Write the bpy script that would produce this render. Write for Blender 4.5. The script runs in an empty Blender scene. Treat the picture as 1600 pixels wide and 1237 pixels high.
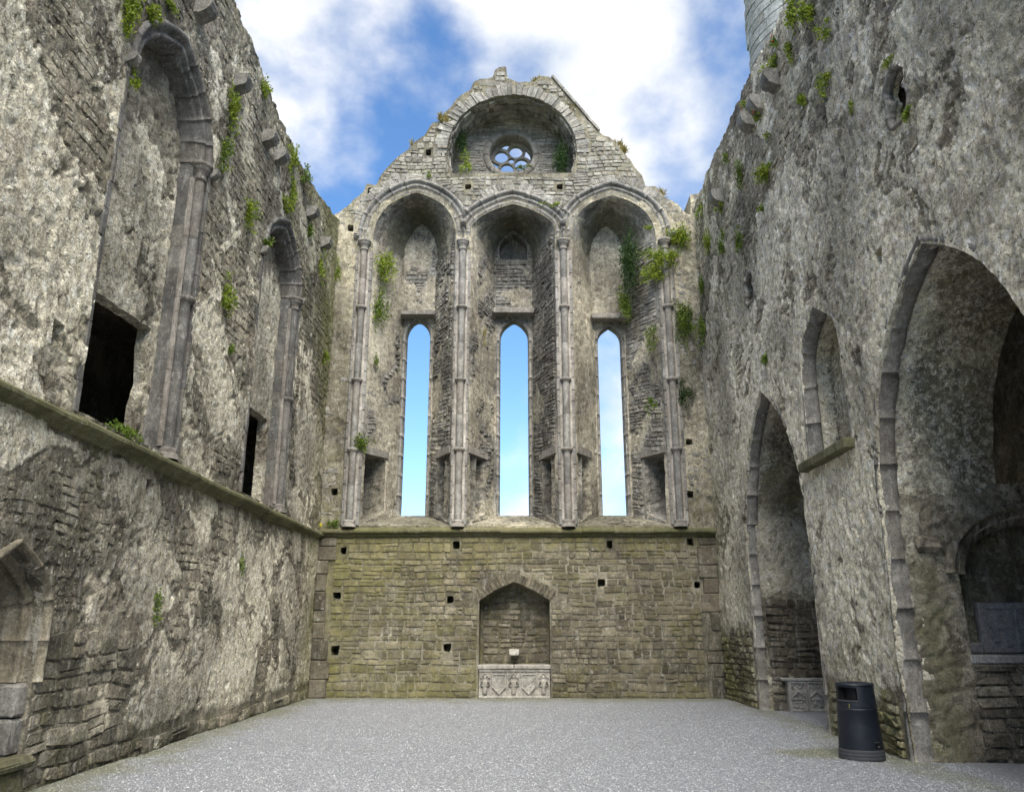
import bpy, math, random
import numpy as np
from mathutils import Vector, Matrix

# ------------------------------------------------------------------ camera, sky, sun, exposure
scene = bpy.context.scene
cam_d = bpy.data.cameras.new('camera'); cam = bpy.data.objects.new('camera', cam_d)
scene.collection.objects.link(cam); scene.camera = cam
cam_d.sensor_fit = 'HORIZONTAL'; cam_d.sensor_width = 36.0
cam_d.lens = 36.0 * 1257.0 / 1600.0
cam_d.clip_start = 0.05; cam_d.clip_end = 2000.0
cam.location = (0, 0, 1.6)
cam.rotation_euler = (math.radians(90 + 16.07), 0, math.radians(0.53))

SUN_ELEV, SUN_AZ = 52.0, 168.0          # azimuth clockwise from +Y (the way the camera looks)
world = bpy.data.worlds.new('World'); scene.world = world; world.use_nodes = True
wn, wl = world.node_tree.nodes, world.node_tree.links
wn.clear()
w_out = wn.new('ShaderNodeOutputWorld')
sky = wn.new('ShaderNodeTexSky'); sky.sky_type = 'NISHITA'; sky.sun_disc = False
sky.sun_elevation = math.radians(SUN_ELEV); sky.sun_rotation = math.radians(SUN_AZ)
sky.air_density = 1.0; sky.dust_density = 0.1; sky.ozone_density = 4.0
bg_sky = wn.new('ShaderNodeBackground'); bg_sky.inputs['Strength'].default_value = 0.096
hsv = wn.new('ShaderNodeHueSaturation'); hsv.inputs['Saturation'].default_value = 1.12
wl.new(sky.outputs[0], hsv.inputs['Color']); wl.new(hsv.outputs[0], bg_sky.inputs['Color'])
bg_cloud = wn.new('ShaderNodeBackground'); bg_cloud.inputs['Strength'].default_value = 0.56
tc = wn.new('ShaderNodeTexCoord')
cxy = wn.new('ShaderNodeMapping'); cxy.inputs['Scale'].default_value = (1.0, 1.0, 1.25); cxy.inputs['Location'].default_value = (3.4, 10.4, 2.9); cxy.inputs['Rotation'].default_value = (0, 0, math.radians(-9))
wl.new(tc.outputs['Generated'], cxy.inputs['Vector'])
cn = wn.new('ShaderNodeTexNoise'); cn.inputs['Scale'].default_value = 3.0; cn.inputs['Detail'].default_value = 7; cn.inputs['Roughness'].default_value = 0.52
cn.inputs['Distortion'].default_value = 0.0
wl.new(cxy.outputs[0], cn.inputs['Vector'])
cr = wn.new('ShaderNodeMapRange'); cr.interpolation_type = 'SMOOTHSTEP'
cr.inputs['From Min'].default_value = 0.43; cr.inputs['From Max'].default_value = 0.61; wl.new(cn.outputs['Fac'], cr.inputs['Value'])
cn2 = wn.new('ShaderNodeTexNoise'); cn2.inputs['Scale'].default_value = 5.0; cn2.inputs['Detail'].default_value = 6
wl.new(cxy.outputs[0], cn2.inputs['Vector'])
ccr = wn.new('ShaderNodeValToRGB'); ccr.color_ramp.elements[0].position = 0.34; ccr.color_ramp.elements[0].color = (0.52, 0.57, 0.64, 1)
ccr.color_ramp.elements[1].position = 0.66; ccr.color_ramp.elements[1].color = (1, 0.965, 0.91, 1)
wl.new(cn2.outputs['Fac'], ccr.inputs[0]); wl.new(ccr.outputs[0], bg_cloud.inputs['Color'])
wmix = wn.new('ShaderNodeMixShader'); wl.new(cr.outputs[0], wmix.inputs[0]); wl.new(bg_sky.outputs[0], wmix.inputs[1]); wl.new(bg_cloud.outputs[0], wmix.inputs[2])
wl.new(wmix.outputs[0], w_out.inputs['Surface'])

sun_d = bpy.data.lights.new('sun', 'SUN'); sun_d.energy = 3.2; sun_d.angle = math.radians(55); sun_d.color = (1.0, 0.93, 0.80)
sun = bpy.data.objects.new('sun', sun_d); scene.collection.objects.link(sun)
_az, _el = math.radians(SUN_AZ), math.radians(SUN_ELEV)
sdir = Vector((math.sin(_az) * math.cos(_el), math.cos(_az) * math.cos(_el), math.sin(_el)))
sun.rotation_euler = sdir.to_track_quat('Z', 'Y').to_euler(); sun.location = sdir * 60

vs = scene.view_settings
vs.view_transform = 'Standard'; vs.look = 'None'; vs.gamma = 1.0; vs.use_curve_mapping = False; vs.exposure = 1.42
scene.cycles.use_denoising = True
scene.cycles.max_bounces = 5; scene.cycles.diffuse_bounces = 3; scene.cycles.use_adaptive_sampling = True; scene.cycles.adaptive_threshold = 0.03

XL, XR, YE = -5.05, 4.90, 20.30
R_ = random.Random(7)
rng = np.random.default_rng(11)
C = scene.collection

# ------------------------------------------------------------------ noise (numpy)
def _h(ix, iy, seed):
    h = (ix.astype(np.int64) * 374761393 + iy.astype(np.int64) * 668265263 + seed * 1442695041) & 0xFFFFFFFF
    h = ((h ^ (h >> 13)) * 1274126177) & 0xFFFFFFFF
    h = ((h ^ (h >> 16)) * 2246822519) & 0xFFFFFFFF
    return (h ^ (h >> 15)) & 0xFFFFFFFF
def noise2(x, y, seed=0):
    x = np.asarray(x, float); y = np.asarray(y, float)
    ix = np.floor(x); iy = np.floor(y); fx = x - ix; fy = y - iy
    def g(a, b):
        t = _h(ix + a, iy + b, seed) / 4294967296.0 * 2 * np.pi
        return np.cos(t) * (fx - a) + np.sin(t) * (fy - b)
    sx = fx * fx * fx * (fx * (fx * 6 - 15) + 10); sy = fy * fy * fy * (fy * (fy * 6 - 15) + 10)
    a = g(0, 0) * (1 - sx) + g(1, 0) * sx; b = g(0, 1) * (1 - sx) + g(1, 1) * sx
    return (a * (1 - sy) + b * sy) * 1.5
def fbm(x, y, seed=0, oc=4, gain=0.5):
    s = 0; a = 1; n = 0
    for i in range(oc):
        s = s + a * noise2(x, y, seed + i * 17); n += a; a *= gain; x = x * 2.03 + 3.1; y = y * 2.03 + 1.7
    return s / n
def worley(x, y, seed=0):
    x = np.asarray(x, float); y = np.asarray(y, float)
    ix = np.floor(x); iy = np.floor(y)
    f1 = np.full(x.shape, 9.0); f2 = np.full(x.shape, 9.0); cid = np.zeros(x.shape)
    for a in (-1, 0, 1):
        for b in (-1, 0, 1):
            h = _h(ix + a, iy + b, seed); px = ix + a + 0.1 + 0.8 * (h & 0xFFFF) / 65535.0; py = iy + b + 0.1 + 0.8 * (h >> 16) / 65535.0
            d = np.hypot(px - x, py - y); nearer = d < f1
            f2 = np.where(nearer, f1, np.minimum(f2, d)); cid = np.where(nearer, (h % 997) / 997.0, cid); f1 = np.where(nearer, d, f1)
    return f1, f2, cid
def sstep(a, b, x):
    t = np.clip((x - a) / (b - a), 0, 1); return t * t * (3 - 2 * t)

# ------------------------------------------------------------------ mesh helpers
def mesh_np(name, verts, faces, attrs=None, smooth=None):
    """faces: list of int arrays, each (n,3) or (n,4) or longer"""
    me = bpy.data.meshes.new(name)
    verts = np.asarray(verts, np.float32)
    faces = [np.asarray(f, np.int32) for f in faces if len(f)]
    nl = sum(f.size for f in faces); nf = sum(len(f) for f in faces)
    me.vertices.add(len(verts)); me.vertices.foreach_set('co', verts.ravel())
    me.loops.add(nl); me.polygons.add(nf)
    me.loops.foreach_set('vertex_index', np.concatenate([f.ravel() for f in faces]))
    tot = np.concatenate([np.full(len(f), f.shape[1], np.int32) for f in faces])
    st = np.concatenate([[0], np.cumsum(tot)[:-1]]).astype(np.int32)
    me.polygons.foreach_set('loop_start', st)
    if smooth is None: smooth = np.zeros(nf, bool)
    if smooth is not None:
        if smooth is True: smooth = np.ones(nf, bool)
        me.polygons.foreach_set('use_smooth', np.asarray(smooth, bool))
    me.update(calc_edges=True)
    for k, v in (attrs or {}).items():
        at = me.attributes.new(k, 'FLOAT', 'POINT'); at.data.foreach_set('value', np.asarray(v, np.float32))
    me.validate()
    return me
def link(name, me, mat, parent=None, label=None, cat=None, group=None, kind=None):
    o = bpy.data.objects.new(name, me); C.objects.link(o)
    if mat is not None and me is not None and not me.materials: me.materials.append(mat)
    if parent is not None: o.parent = parent
    for k, v in (('label', label), ('category', cat), ('group', group), ('kind', kind)):
        if v: o[k] = v
    return o
def thing(name, label, cat, group=None, loc=None):
    o = bpy.data.objects.new(name, None); C.objects.link(o); o.empty_display_size = 0.3
    o['label'] = label; o['category'] = cat
    if group: o['group'] = group
    return o

class MB:
    """collects simple solids into one mesh"""
    def __init__(s): s.v = []; s.f = []; s.n = 0; s.r = []
    def add(s, verts, faces, rnd=0.5):
        for f in faces: s.f.append([i + s.n for i in f])
        s.v += [tuple(p) for p in verts]; s.n += len(verts); s.r += [rnd] * len(verts)
    def box(s, x0, x1, y0, y1, z0, z1, jit=0, rnd=0.5, bev=0.0):
        if bev <= 0:
            v = [(x, y, z) for z in (z0, z1) for y in (y0, y1) for x in (x0, x1)]
            f = [(0, 2, 3, 1), (4, 5, 7, 6), (0, 1, 5, 4), (2, 6, 7, 3), (0, 4, 6, 2), (1, 3, 7, 5)]
        else:
            b = min(bev, (x1 - x0) * .4, (y1 - y0) * .4, (z1 - z0) * .4); v = []; ix = {}
            X = (x0, x1); Y = (y0, y1); Z = (z0, z1); sg = (1, -1)
            for k in range(8):
                i, j, l = k & 1, (k >> 1) & 1, (k >> 2) & 1
                for ax in range(3):
                    p = [X[i] + sg[i] * b, Y[j] + sg[j] * b, Z[l] + sg[l] * b]
                    p[ax] = (X[i], Y[j], Z[l])[ax]; ix[(k, ax)] = len(v); v.append(tuple(p))
            f = []
            quads = {0: [(0, 4, 6, 2), (1, 3, 7, 5)], 1: [(0, 1, 5, 4), (2, 6, 7, 3)], 2: [(0, 2, 3, 1), (4, 5, 7, 6)]}
            for ax in range(3):
                for q in quads[ax]: f.append([ix[(k, ax)] for k in q])
            for k in range(8):
                for ax in range(3):
                    k2 = k ^ (1 << ax)
                    if k < k2:
                        a, c = [t for t in range(3) if t != ax]
                        f.append([ix[(k, a)], ix[(k2, a)], ix[(k2, c)], ix[(k, c)]])
                f.append([ix[(k, 0)], ix[(k, 1)], ix[(k, 2)]])
        if jit: v = [(p[0] + R_.uniform(-jit, jit), p[1] + R_.uniform(-jit, jit), p[2] + R_.uniform(-jit, jit)) for p in v]
        s.add(v, f, rnd)
    def lathe(s, cx, cy, prof, n=20, sx=1, sy=1, rnd=0.5, a0=0, a1=2 * math.pi, cap=True):
        full = abs(a1 - a0 - 2 * math.pi) < 1e-6; m = n if full else n + 1
        v = [(cx + sx * r * math.cos(a0 + (a1 - a0) * k / n), cy + sy * r * math.sin(a0 + (a1 - a0) * k / n), z) for r, z in prof for k in range(m)]
        f = [[i * m + k, i * m + (k + 1) % m, (i + 1) * m + (k + 1) % m, (i + 1) * m + k] for i in range(len(prof) - 1) for k in range(n)]
        if cap and full:
            f.append(list(range(m))[::-1]); f.append([(len(prof) - 1) * m + k for k in range(m)])
        s.add(v, f, rnd)
    def prism(s, poly, to3, h0, h1, rnd=0.5):
        n = len(poly); v = [to3(u, w, h0) for u, w in poly] + [to3(u, w, h1) for u, w in poly]
        f = [list(range(n))[::-1], [n + k for k in range(n)]] + [[k, (k + 1) % n, n + (k + 1) % n, n + k] for k in range(n)]
        s.add(v, f, rnd)
    def mesh(s, name, smooth=False):
        me = bpy.data.meshes.new(name); me.from_pydata(s.v, [], s.f); me.update()
        at = me.attributes.new('rnd', 'FLOAT', 'POINT'); at.data.foreach_set('value', np.asarray(s.r, np.float32))
        if smooth: me.polygons.foreach_set('use_smooth', [True] * len(me.polygons))
        return me
    def build(s, name, mat, parent=None, smooth=False, **kw): return link(name, s.mesh(name, smooth), mat, parent, **kw)

def poly_sdf(u, v, poly, reach):
    """signed distance (+ outside), nearest point, outward normal; poly counter-clockwise; only within reach of its box"""
    P = np.asarray(poly, float)
    area = 0.5 * np.sum(P[:, 0] * np.roll(P[:, 1], -1) - np.roll(P[:, 0], -1) * P[:, 1])
    if area < 0: P = P[::-1]
    d = np.full(u.shape, 1e3); nx = np.zeros(u.shape); ny = np.zeros(u.shape); gx = u.copy(); gy = v.copy()
    m = (u > P[:, 0].min() - reach) & (u < P[:, 0].max() + reach) & (v > P[:, 1].min() - reach) & (v < P[:, 1].max() + reach)
    x = u[m]; y = v[m]
    if x.size == 0: return d, gx, gy, nx, ny
    best = np.full(x.shape, 1e9); bx = np.zeros(x.shape); by = np.zeros(x.shape); mx = np.zeros(x.shape); my = np.zeros(x.shape); ins = np.zeros(x.shape, bool)
    Q = np.roll(P, -1, 0)
    for (ax, ay), (cx, cy) in zip(P, Q):
        ex, ey = cx - ax, cy - ay; L2 = ex * ex + ey * ey
        if L2 < 1e-12: continue
        t = np.clip(((x - ax) * ex + (y - ay) * ey) / L2, 0, 1); px = ax + t * ex; py = ay + t * ey
        dd = (x - px) ** 2 + (y - py) ** 2; w = dd < best
        best = np.where(w, dd, best); bx = np.where(w, px, bx); by = np.where(w, py, by)
        L = math.sqrt(L2); mx = np.where(w, ey / L, mx); my = np.where(w, -ex / L, my)
        if ey != 0:
            cr_ = ((ay > y) != (cy > y)) & (x < ex * (y - ay) / ey + ax); ins ^= cr_
    dist = np.sqrt(best); dist = np.where(ins, -dist, dist)
    d[m] = dist; gx[m] = bx; gy[m] = by; nx[m] = mx; ny[m] = my
    return d, gx, gy, nx, ny

def rect(u0, u1, v0, v1, j=0.0):
    if j:
        q = lambda: R_.uniform(-j, j)
        return [(u0 + q(), v0 + q()), (u1 + q(), v0 + q()), (u1 + q(), v1 + q()), (u0 + q(), v1 + q())]
    return [(u0, v0), (u1, v0), (u1, v1), (u0, v1)]
def arch_side(c, a, vs_, va, k1=0.55, k2=0.45, slope=0.45, n=14):
    """right half from springing up to apex"""
    p0 = (a, vs_); p1 = (a, vs_ + k1 * (va - vs_)); p2 = (k2 * a, va - slope * k2 * a); p3 = (0, va); out = []
    for i in range(n + 1):
        t = i / n; b = ((1 - t) ** 3, 3 * t * (1 - t) ** 2, 3 * t * t * (1 - t), t ** 3)
        out.append((c + sum(w * p[0] for w, p in zip(b, (p0, p1, p2, p3))), sum(w * p[1] for w, p in zip(b, (p0, p1, p2, p3)))))
    return out
def arch_poly(c, a, v0, vs_, va, k1=0.55, k2=0.45, slope=0.45, n=14, stilt=10, base=6):
    """closed, counter-clockwise from bottom right; base points along the sill too, so two arches of equal counts can be lofted"""
    r = [(c + a, v0 + (vs_ - v0) * i / stilt) for i in range(stilt)] + arch_side(c, a, vs_, va, k1, k2, slope, n)
    l = [(2 * c - x, y) for x, y in r[:-1]][::-1]
    b = [(c - a + 2 * a * i / base, v0) for i in range(1, base)]
    return r + l + b
def circle(cu, cv, r, n=40, a0=0): return [(cu + r * math.cos(a0 + 2 * math.pi * i / n), cv + r * math.sin(a0 + 2 * math.pi * i / n)) for i in range(n)]

def grid_wall(name, U, V, P, disp, attrs_fn, mat, parent, holes=(), outline=None, out_depth=0.8, label=None, cat=None, kind=None):
    """a wall face as a fine grid with the openings cut out and their reveals carried back into the wall.
    P(u,v,h)->xyz, disp(u,v)->h; hole = dict(poly, depth, cap, rough, steps, inset)"""
    U = np.asarray(U); V = np.asarray(V); nu, nv = len(U), len(V)
    uu, vv = np.meshgrid(U, V, indexing='ij')
    step = max(np.diff(U).max(), np.diff(V).max()); reach = step * 3
    S = np.full(uu.shape, 1e3); K = np.full(uu.shape, -1); GX = uu.copy(); GY = vv.copy(); NX = np.zeros(uu.shape); NY = np.zeros(uu.shape)
    allh = list(holes)
    if outline is not None: allh.append(dict(poly=outline, depth=out_depth, cap=False, rough=0.03, steps=max(2, int(out_depth / 0.15)), inv=True))
    for k, h in enumerate(allh):
        d, gx, gy, nx, ny = poly_sdf(uu, vv, h['poly'], 1e3 if h.get('inv') else reach)
        if h.get('inv'): d = -d; nx = -nx; ny = -ny
        w = d < S
        S = np.where(w, d, S); K = np.where(w, k, K); GX = np.where(w, gx, GX); GY = np.where(w, gy, GY); NX = np.where(w, nx, NX); NY = np.where(w, ny, NY)
    du = np.gradient(U)[:, None]; dv = np.gradient(V)[None, :]
    thr = 0.6 * np.maximum(du, dv)
    snap = np.abs(S) < thr
    u2 = np.where(snap, GX, uu); v2 = np.where(snap, GY, vv); S2 = np.where(snap, 0.0, S)
    ok = S2 >= 0
    sc_ = (S[:-1, :-1] + S[1:, :-1] + S[:-1, 1:] + S[1:, 1:]) / 4
    cell = ok[:-1, :-1] & ok[1:, :-1] & ok[:-1, 1:] & ok[1:, 1:] & (sc_ > 0)
    hh = disp(u2, v2)
    idx = np.arange(nu * nv).reshape(nu, nv)
    ci, cj = np.nonzero(cell)
    quads = np.stack([idx[ci, cj], idx[ci + 1, cj], idx[ci + 1, cj + 1], idx[ci, cj + 1]], 1)
    cor = np.stack([idx[:-1, :-1], idx[1:, :-1], idx[1:, 1:], idx[:-1, 1:]], -1).reshape(-1, 4)
    S2f = S2.ravel()[cor]
    def mixed(good, strict):       # cells with exactly one corner on the wrong side of the contour give a triangle
        bad = ~good; one = (bad.sum(1) == 1) & strict.any(1); rows = np.nonzero(one)[0]; w = np.argmax(bad[rows], 1)
        return np.stack([cor[rows, (w + 1) % 4], cor[rows, (w + 2) % 4], cor[rows, (w + 3) % 4]], 1)
    tris = mixed(S2f >= 0, S2f > 0)
    uvh = [(u2.ravel(), v2.ravel(), hh.ravel())]; base = nu * nv
    faces = [quads, tris]; smooth = [np.ones(len(quads), bool), np.ones(len(tris), bool)]
    ed = np.concatenate([quads[:, [0, 1]], quads[:, [1, 2]], quads[:, [2, 3]], quads[:, [3, 0]], tris[:, [0, 1]], tris[:, [1, 2]], tris[:, [2, 0]]])
    ed.sort(axis=1); key = ed[:, 0].astype(np.int64) * (nu * nv) + ed[:, 1]; uq, cnt = np.unique(key, return_counts=True); uq = uq[cnt == 1]
    ea = uq // (nu * nv); eb = uq % (nu * nv)
    Kf, Sf = K.ravel(), S2.ravel()
    for k, h in enumerate(allh):
        sel = (Sf[ea] == 0) & (Sf[eb] == 0) & ((Kf[ea] == k) | (Kf[eb] == k))
        a = ea[sel]; b = eb[sel]
        if len(a) == 0: continue
        # each boundary edge belongs to one hole only
        own = np.minimum(np.where(Kf[a] >= 0, Kf[a], 99), np.where(Kf[b] >= 0, Kf[b], 99)) == k
        a, b = a[own], b[own]
        vid = np.unique(np.concatenate([a, b])); m = len(vid)
        if m == 0: continue
        loc = {x: q for q, x in enumerate(vid)}
        la = np.array([loc[x] for x in a]); lb = np.array([loc[x] for x in b])
        uf_, vf_ = u2.ravel(), v2.ravel(); sgn = (uf_[b] - uf_[a]) * NY.ravel()[a] - (vf_[b] - vf_[a]) * NX.ravel()[a]
        la, lb = np.where(sgn < 0, lb, la), np.where(sgn < 0, la, lb)
        ns = h.get('steps', 3); dep = h['depth']; rough = h.get('rough', 0.015); ins_ = h.get('inset', 0.0)
        bu = u2.ravel()[vid]; bv = v2.ravel()[vid]; bh = hh.ravel()[vid]; nxv = NX.ravel()[vid]; nyv = NY.ravel()[vid]
        if 'depthfn' in h: dep = h['depthfn'](bu, bv)
        for s_ in range(ns + 1):
            t = s_ / ns
            off = -ins_ * t
            if s_ > 0 and rough: off = off + rough * fbm((bu * 1.3 + bv) * 3.2 + 40, (bu - bv) * 0.7 + t * dep * 3.2, 91, 4, 0.6) * 1.8
            uvh.append((bu + nxv * off, bv + nyv * off, bh * (1 - t) - dep * t))
        for s_ in range(ns):
            o0 = base + s_ * m; o1 = o0 + m
            q = np.stack([o0 + la, o0 + lb, o1 + lb, o1 + la], 1); faces.append(q); smooth.append(np.zeros(len(q), bool) if not h.get('smooth') else np.ones(len(q), bool))
        base += (ns + 1) * m
        if h.get('cap', True):
            inn = (Kf.reshape(nu, nv) == k) & (S2 <= 0)
            cc = inn[:-1, :-1] & inn[1:, :-1] & inn[:-1, 1:] & inn[1:, 1:] & ~cell
            i, j = np.nonzero(cc)
            ct = mixed((S2f <= 0) & (Kf[cor] == k), (S2f < 0) & (Kf[cor] == k))
            if len(i):
                q = np.stack([idx[i, j], idx[i + 1, j], idx[i + 1, j + 1], idx[i, j + 1]], 1)
                vid = np.unique(np.concatenate([q.ravel(), ct.ravel()])); remap = np.zeros(nu * nv, np.int64); remap[vid] = np.arange(len(vid)) + base
                cu = u2.ravel()[vid]; cv = v2.ravel()[vid]
                uvh.append((cu, cv, -dep + 0.02 * fbm(cu * 5, cv * 5, 5, 2))); base += len(vid)
                faces.append(remap[q]); smooth.append(np.ones(len(q), bool))
                if len(ct): faces.append(remap[ct]); smooth.append(np.ones(len(ct), bool))
    au = np.concatenate([x[0] for x in uvh]); av = np.concatenate([x[1] for x in uvh]); ah = np.concatenate([x[2] for x in uvh])
    verts = P(au, av, ah)
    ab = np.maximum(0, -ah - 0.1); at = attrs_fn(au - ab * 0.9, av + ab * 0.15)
    inr = sstep(0.25, 0.5, -ah); at['plaster'] = at['plaster'] * (1 - 0.55 * inr); at['moss'] = np.clip(at['moss'] + 0.22 * inr, 0, 1)      # less plaster and more moss with depth into the openings
    # drop unused
    used = np.zeros(len(verts), bool)
    for f in faces: used[f.ravel()] = True
    mp = np.cumsum(used) - 1
    faces = [mp[f] for f in faces]
    me = mesh_np(name, verts[used], faces, {k: v[used] for k, v in at.items()}, np.concatenate(smooth))
    return link(name, me, mat, parent, label=label, cat=cat, kind=kind)

def solid_fn(holes, outline=None, margin=0.0):
    def f(u, v):
        u = np.asarray(u, float); v = np.asarray(v, float)
        s = np.full(u.shape, 1e3)
        for h in holes: s = np.minimum(s, poly_sdf(u, v, h, 1.0)[0])
        if outline is not None: s = np.minimum(s, -poly_sdf(u, v, outline, 1e3)[0])
        return s > margin
    return f

# ---- rubble: stones laid in wavering courses
def lay_rubble(u0, u1, v0, v1, solid, hr=(0.12, 0.24), lr=(0.2, 0.6), gap=0.012, seed=1, swap=False, wave=0.05, skip=0.0):
    r = random.Random(seed); out = []
    a0, a1, b0, b1 = (u0, u1, v0, v1) if not swap else (v0, v1, u0, u1)   # a: along the course, b: across
    b = b0
    while b < b1 - hr[0] * 0.4:
        hgt = r.uniform(*hr)
        if b + hgt > b1 - hr[0] * 0.5: hgt = b1 - b
        n = max(8, int((a1 - a0) / 0.035)); A = np.linspace(a0, a1, n)
        okk = np.ones(n, bool)
        for q in (0.06, 0.5, 0.94):
            B = np.full(n, b + hgt * q)
            okk &= solid(A, B) if not swap else solid(B, A)
        i = 0
        while i < n:
            if not okk[i]: i += 1; continue
            j = i
            while j + 1 < n and okk[j + 1]: j += 1
            s, e = A[i], A[j]
            if e - s > lr[0] * 0.5:
                x = s
                while x < e - 0.02:
                    L = r.uniform(*lr) * (0.7 + 0.6 * r.random())
                    if e - (x + L) < lr[0] * 0.6: L = e - x
                    if L > lr[1] * 1.6: L = L / 2
                    if r.random() >= skip:
                        if hgt > hr[0] * 1.5 and r.random() < 0.22 and L > 0.12:      # two thin stones one over the other
                            c = r.uniform(0.35, 0.65); out.append((x, x + L, b, b + hgt * c)); out.append((x, x + L, b + hgt * c, b + hgt))
                        else: out.append((x, x + L, b, b + hgt))
                    x += L
            i = j + 1
        b += hgt
    res = []
    for (s, e, c, d) in out:
        if e - s < 0.04 or d - c < 0.03: continue
        res.append((s + gap / 2, e - gap / 2, c + gap / 2, d - gap / 2, 0, r.random(), r.random()))
    return res, swap, wave, seed
def stone_uvh(st, relief, swap, und, seed):
    """17 vertices: outline ring set in the mortar, front ring, inner raised ring is folded into one crown vertex"""
    s, e, c, d, wv, r1, r2 = st; r = random.Random(int(r1 * 1e9) ^ seed)
    w, h = e - s, d - c; mn = min(w, h); j = mn * 0.10
    P = []
    for (x, y, sx, sy) in ((s, c, 1, 1), (e, c, -1, 1), (e, d, -1, -1), (s, d, 1, -1)):
        ka = mn * r.uniform(0.05, 0.30); kb = mn * r.uniform(0.05, 0.30)
        pa, pb = (x + sx * ka, y), (x, y + sy * kb)
        P += [pb, pa] if sx * sy > 0 else [pa, pb]
    P = [(x + r.uniform(-j, j), y + r.uniform(-j, j)) for x, y in P]
    P = [(min(max(x, s), e), min(max(y, c), d)) for x, y in P]
    cx, cy = (s + e) / 2, (c + d) / 2; tx, ty = r.uniform(-.6, .6), r.uniform(-.5, .5); lift = relief * r.uniform(0.35, 1.2)
    ins = min(0.016, 0.12 * mn); ring2 = []
    for x, y in P:
        lx, ly = x - cx, y - cy; ln = math.hypot(lx, ly) or 1
        ring2.append((x - lx / ln * ins, y - ly / ln * ins))
    out = [(x, y, -0.05) for x, y in P]
    out += [(x, y, lift * (0.85 + r.uniform(-.3, .3) + tx * (x - cx) / w + ty * (y - cy) / h)) for x, y in ring2]
    out.append((cx + r.uniform(-.2, .2) * w, cy + r.uniform(-.2, .2) * h, lift * r.uniform(0.85, 1.25)))
    res = []
    for x, y, q in out:
        u, v = (x, y) if not swap else (y, x)
        res.append((u, v, q))
    return res
STONE_F3 = np.array([[8 + k, 8 + (k + 1) % 8, 16] for k in range(8)]); STONE_F4 = np.array([[k, (k + 1) % 8, 8 + (k + 1) % 8, 8 + k] for k in range(8)])
def build_rubble(laid, P, und, relief, mat, parent, name, max_parts, attrs_fn, seed=3, size_key=None, label=None, stuff_name='small_rubble'):
    stones, swap, wave, wseed = laid
    if not stones: return
    al = np.array([stone_uvh(s, relief, swap, und, seed) for s in stones])       # n,17,3
    ia, ib = (0, 1) if not swap else (1, 0); al[:, :, ib] += wave * noise2(al[:, :, ia] * 0.9 + 7, al[:, :, ib] * 1.7, wseed)      # courses waver
    u = al[:, :, 0].ravel(); v = al[:, :, 1].ravel(); h = al[:, :, 2].ravel()
    h = h + und(u, v)
    co = P(u, v, h).reshape(len(stones), 17, 3)
    rn = np.array([s[6] for s in stones]); at = attrs_fn(u, v); at = {k: x.reshape(len(stones), 17) for k, x in at.items()}
    area = np.array([(s[1] - s[0]) * (s[3] - s[2]) for s in stones]) if size_key is None else np.array([size_key(s) for s in stones])
    order = np.argsort(-area)
    for i in order[:max_parts]:
        a_ = {k: x[i] for k, x in at.items()}; a_['rnd'] = np.full(17, rn[i])
        me = mesh_np(name, co[i], [STONE_F4, STONE_F3], a_); link(name, me, mat, parent)
    rest = order[max_parts:]
    if len(rest):
        off = (np.arange(len(rest)) * 17)[:, None, None]
        a_ = {k: x[rest].ravel() for k, x in at.items()}; a_['rnd'] = np.repeat(rn[rest], 17)
        me = mesh_np(stuff_name, co[rest].reshape(-1, 3), [(STONE_F4[None] + off).reshape(-1, 4), (STONE_F3[None] + off).reshape(-1, 3)], a_)
        link(stuff_name, me, mat, parent, kind='stuff')

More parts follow.
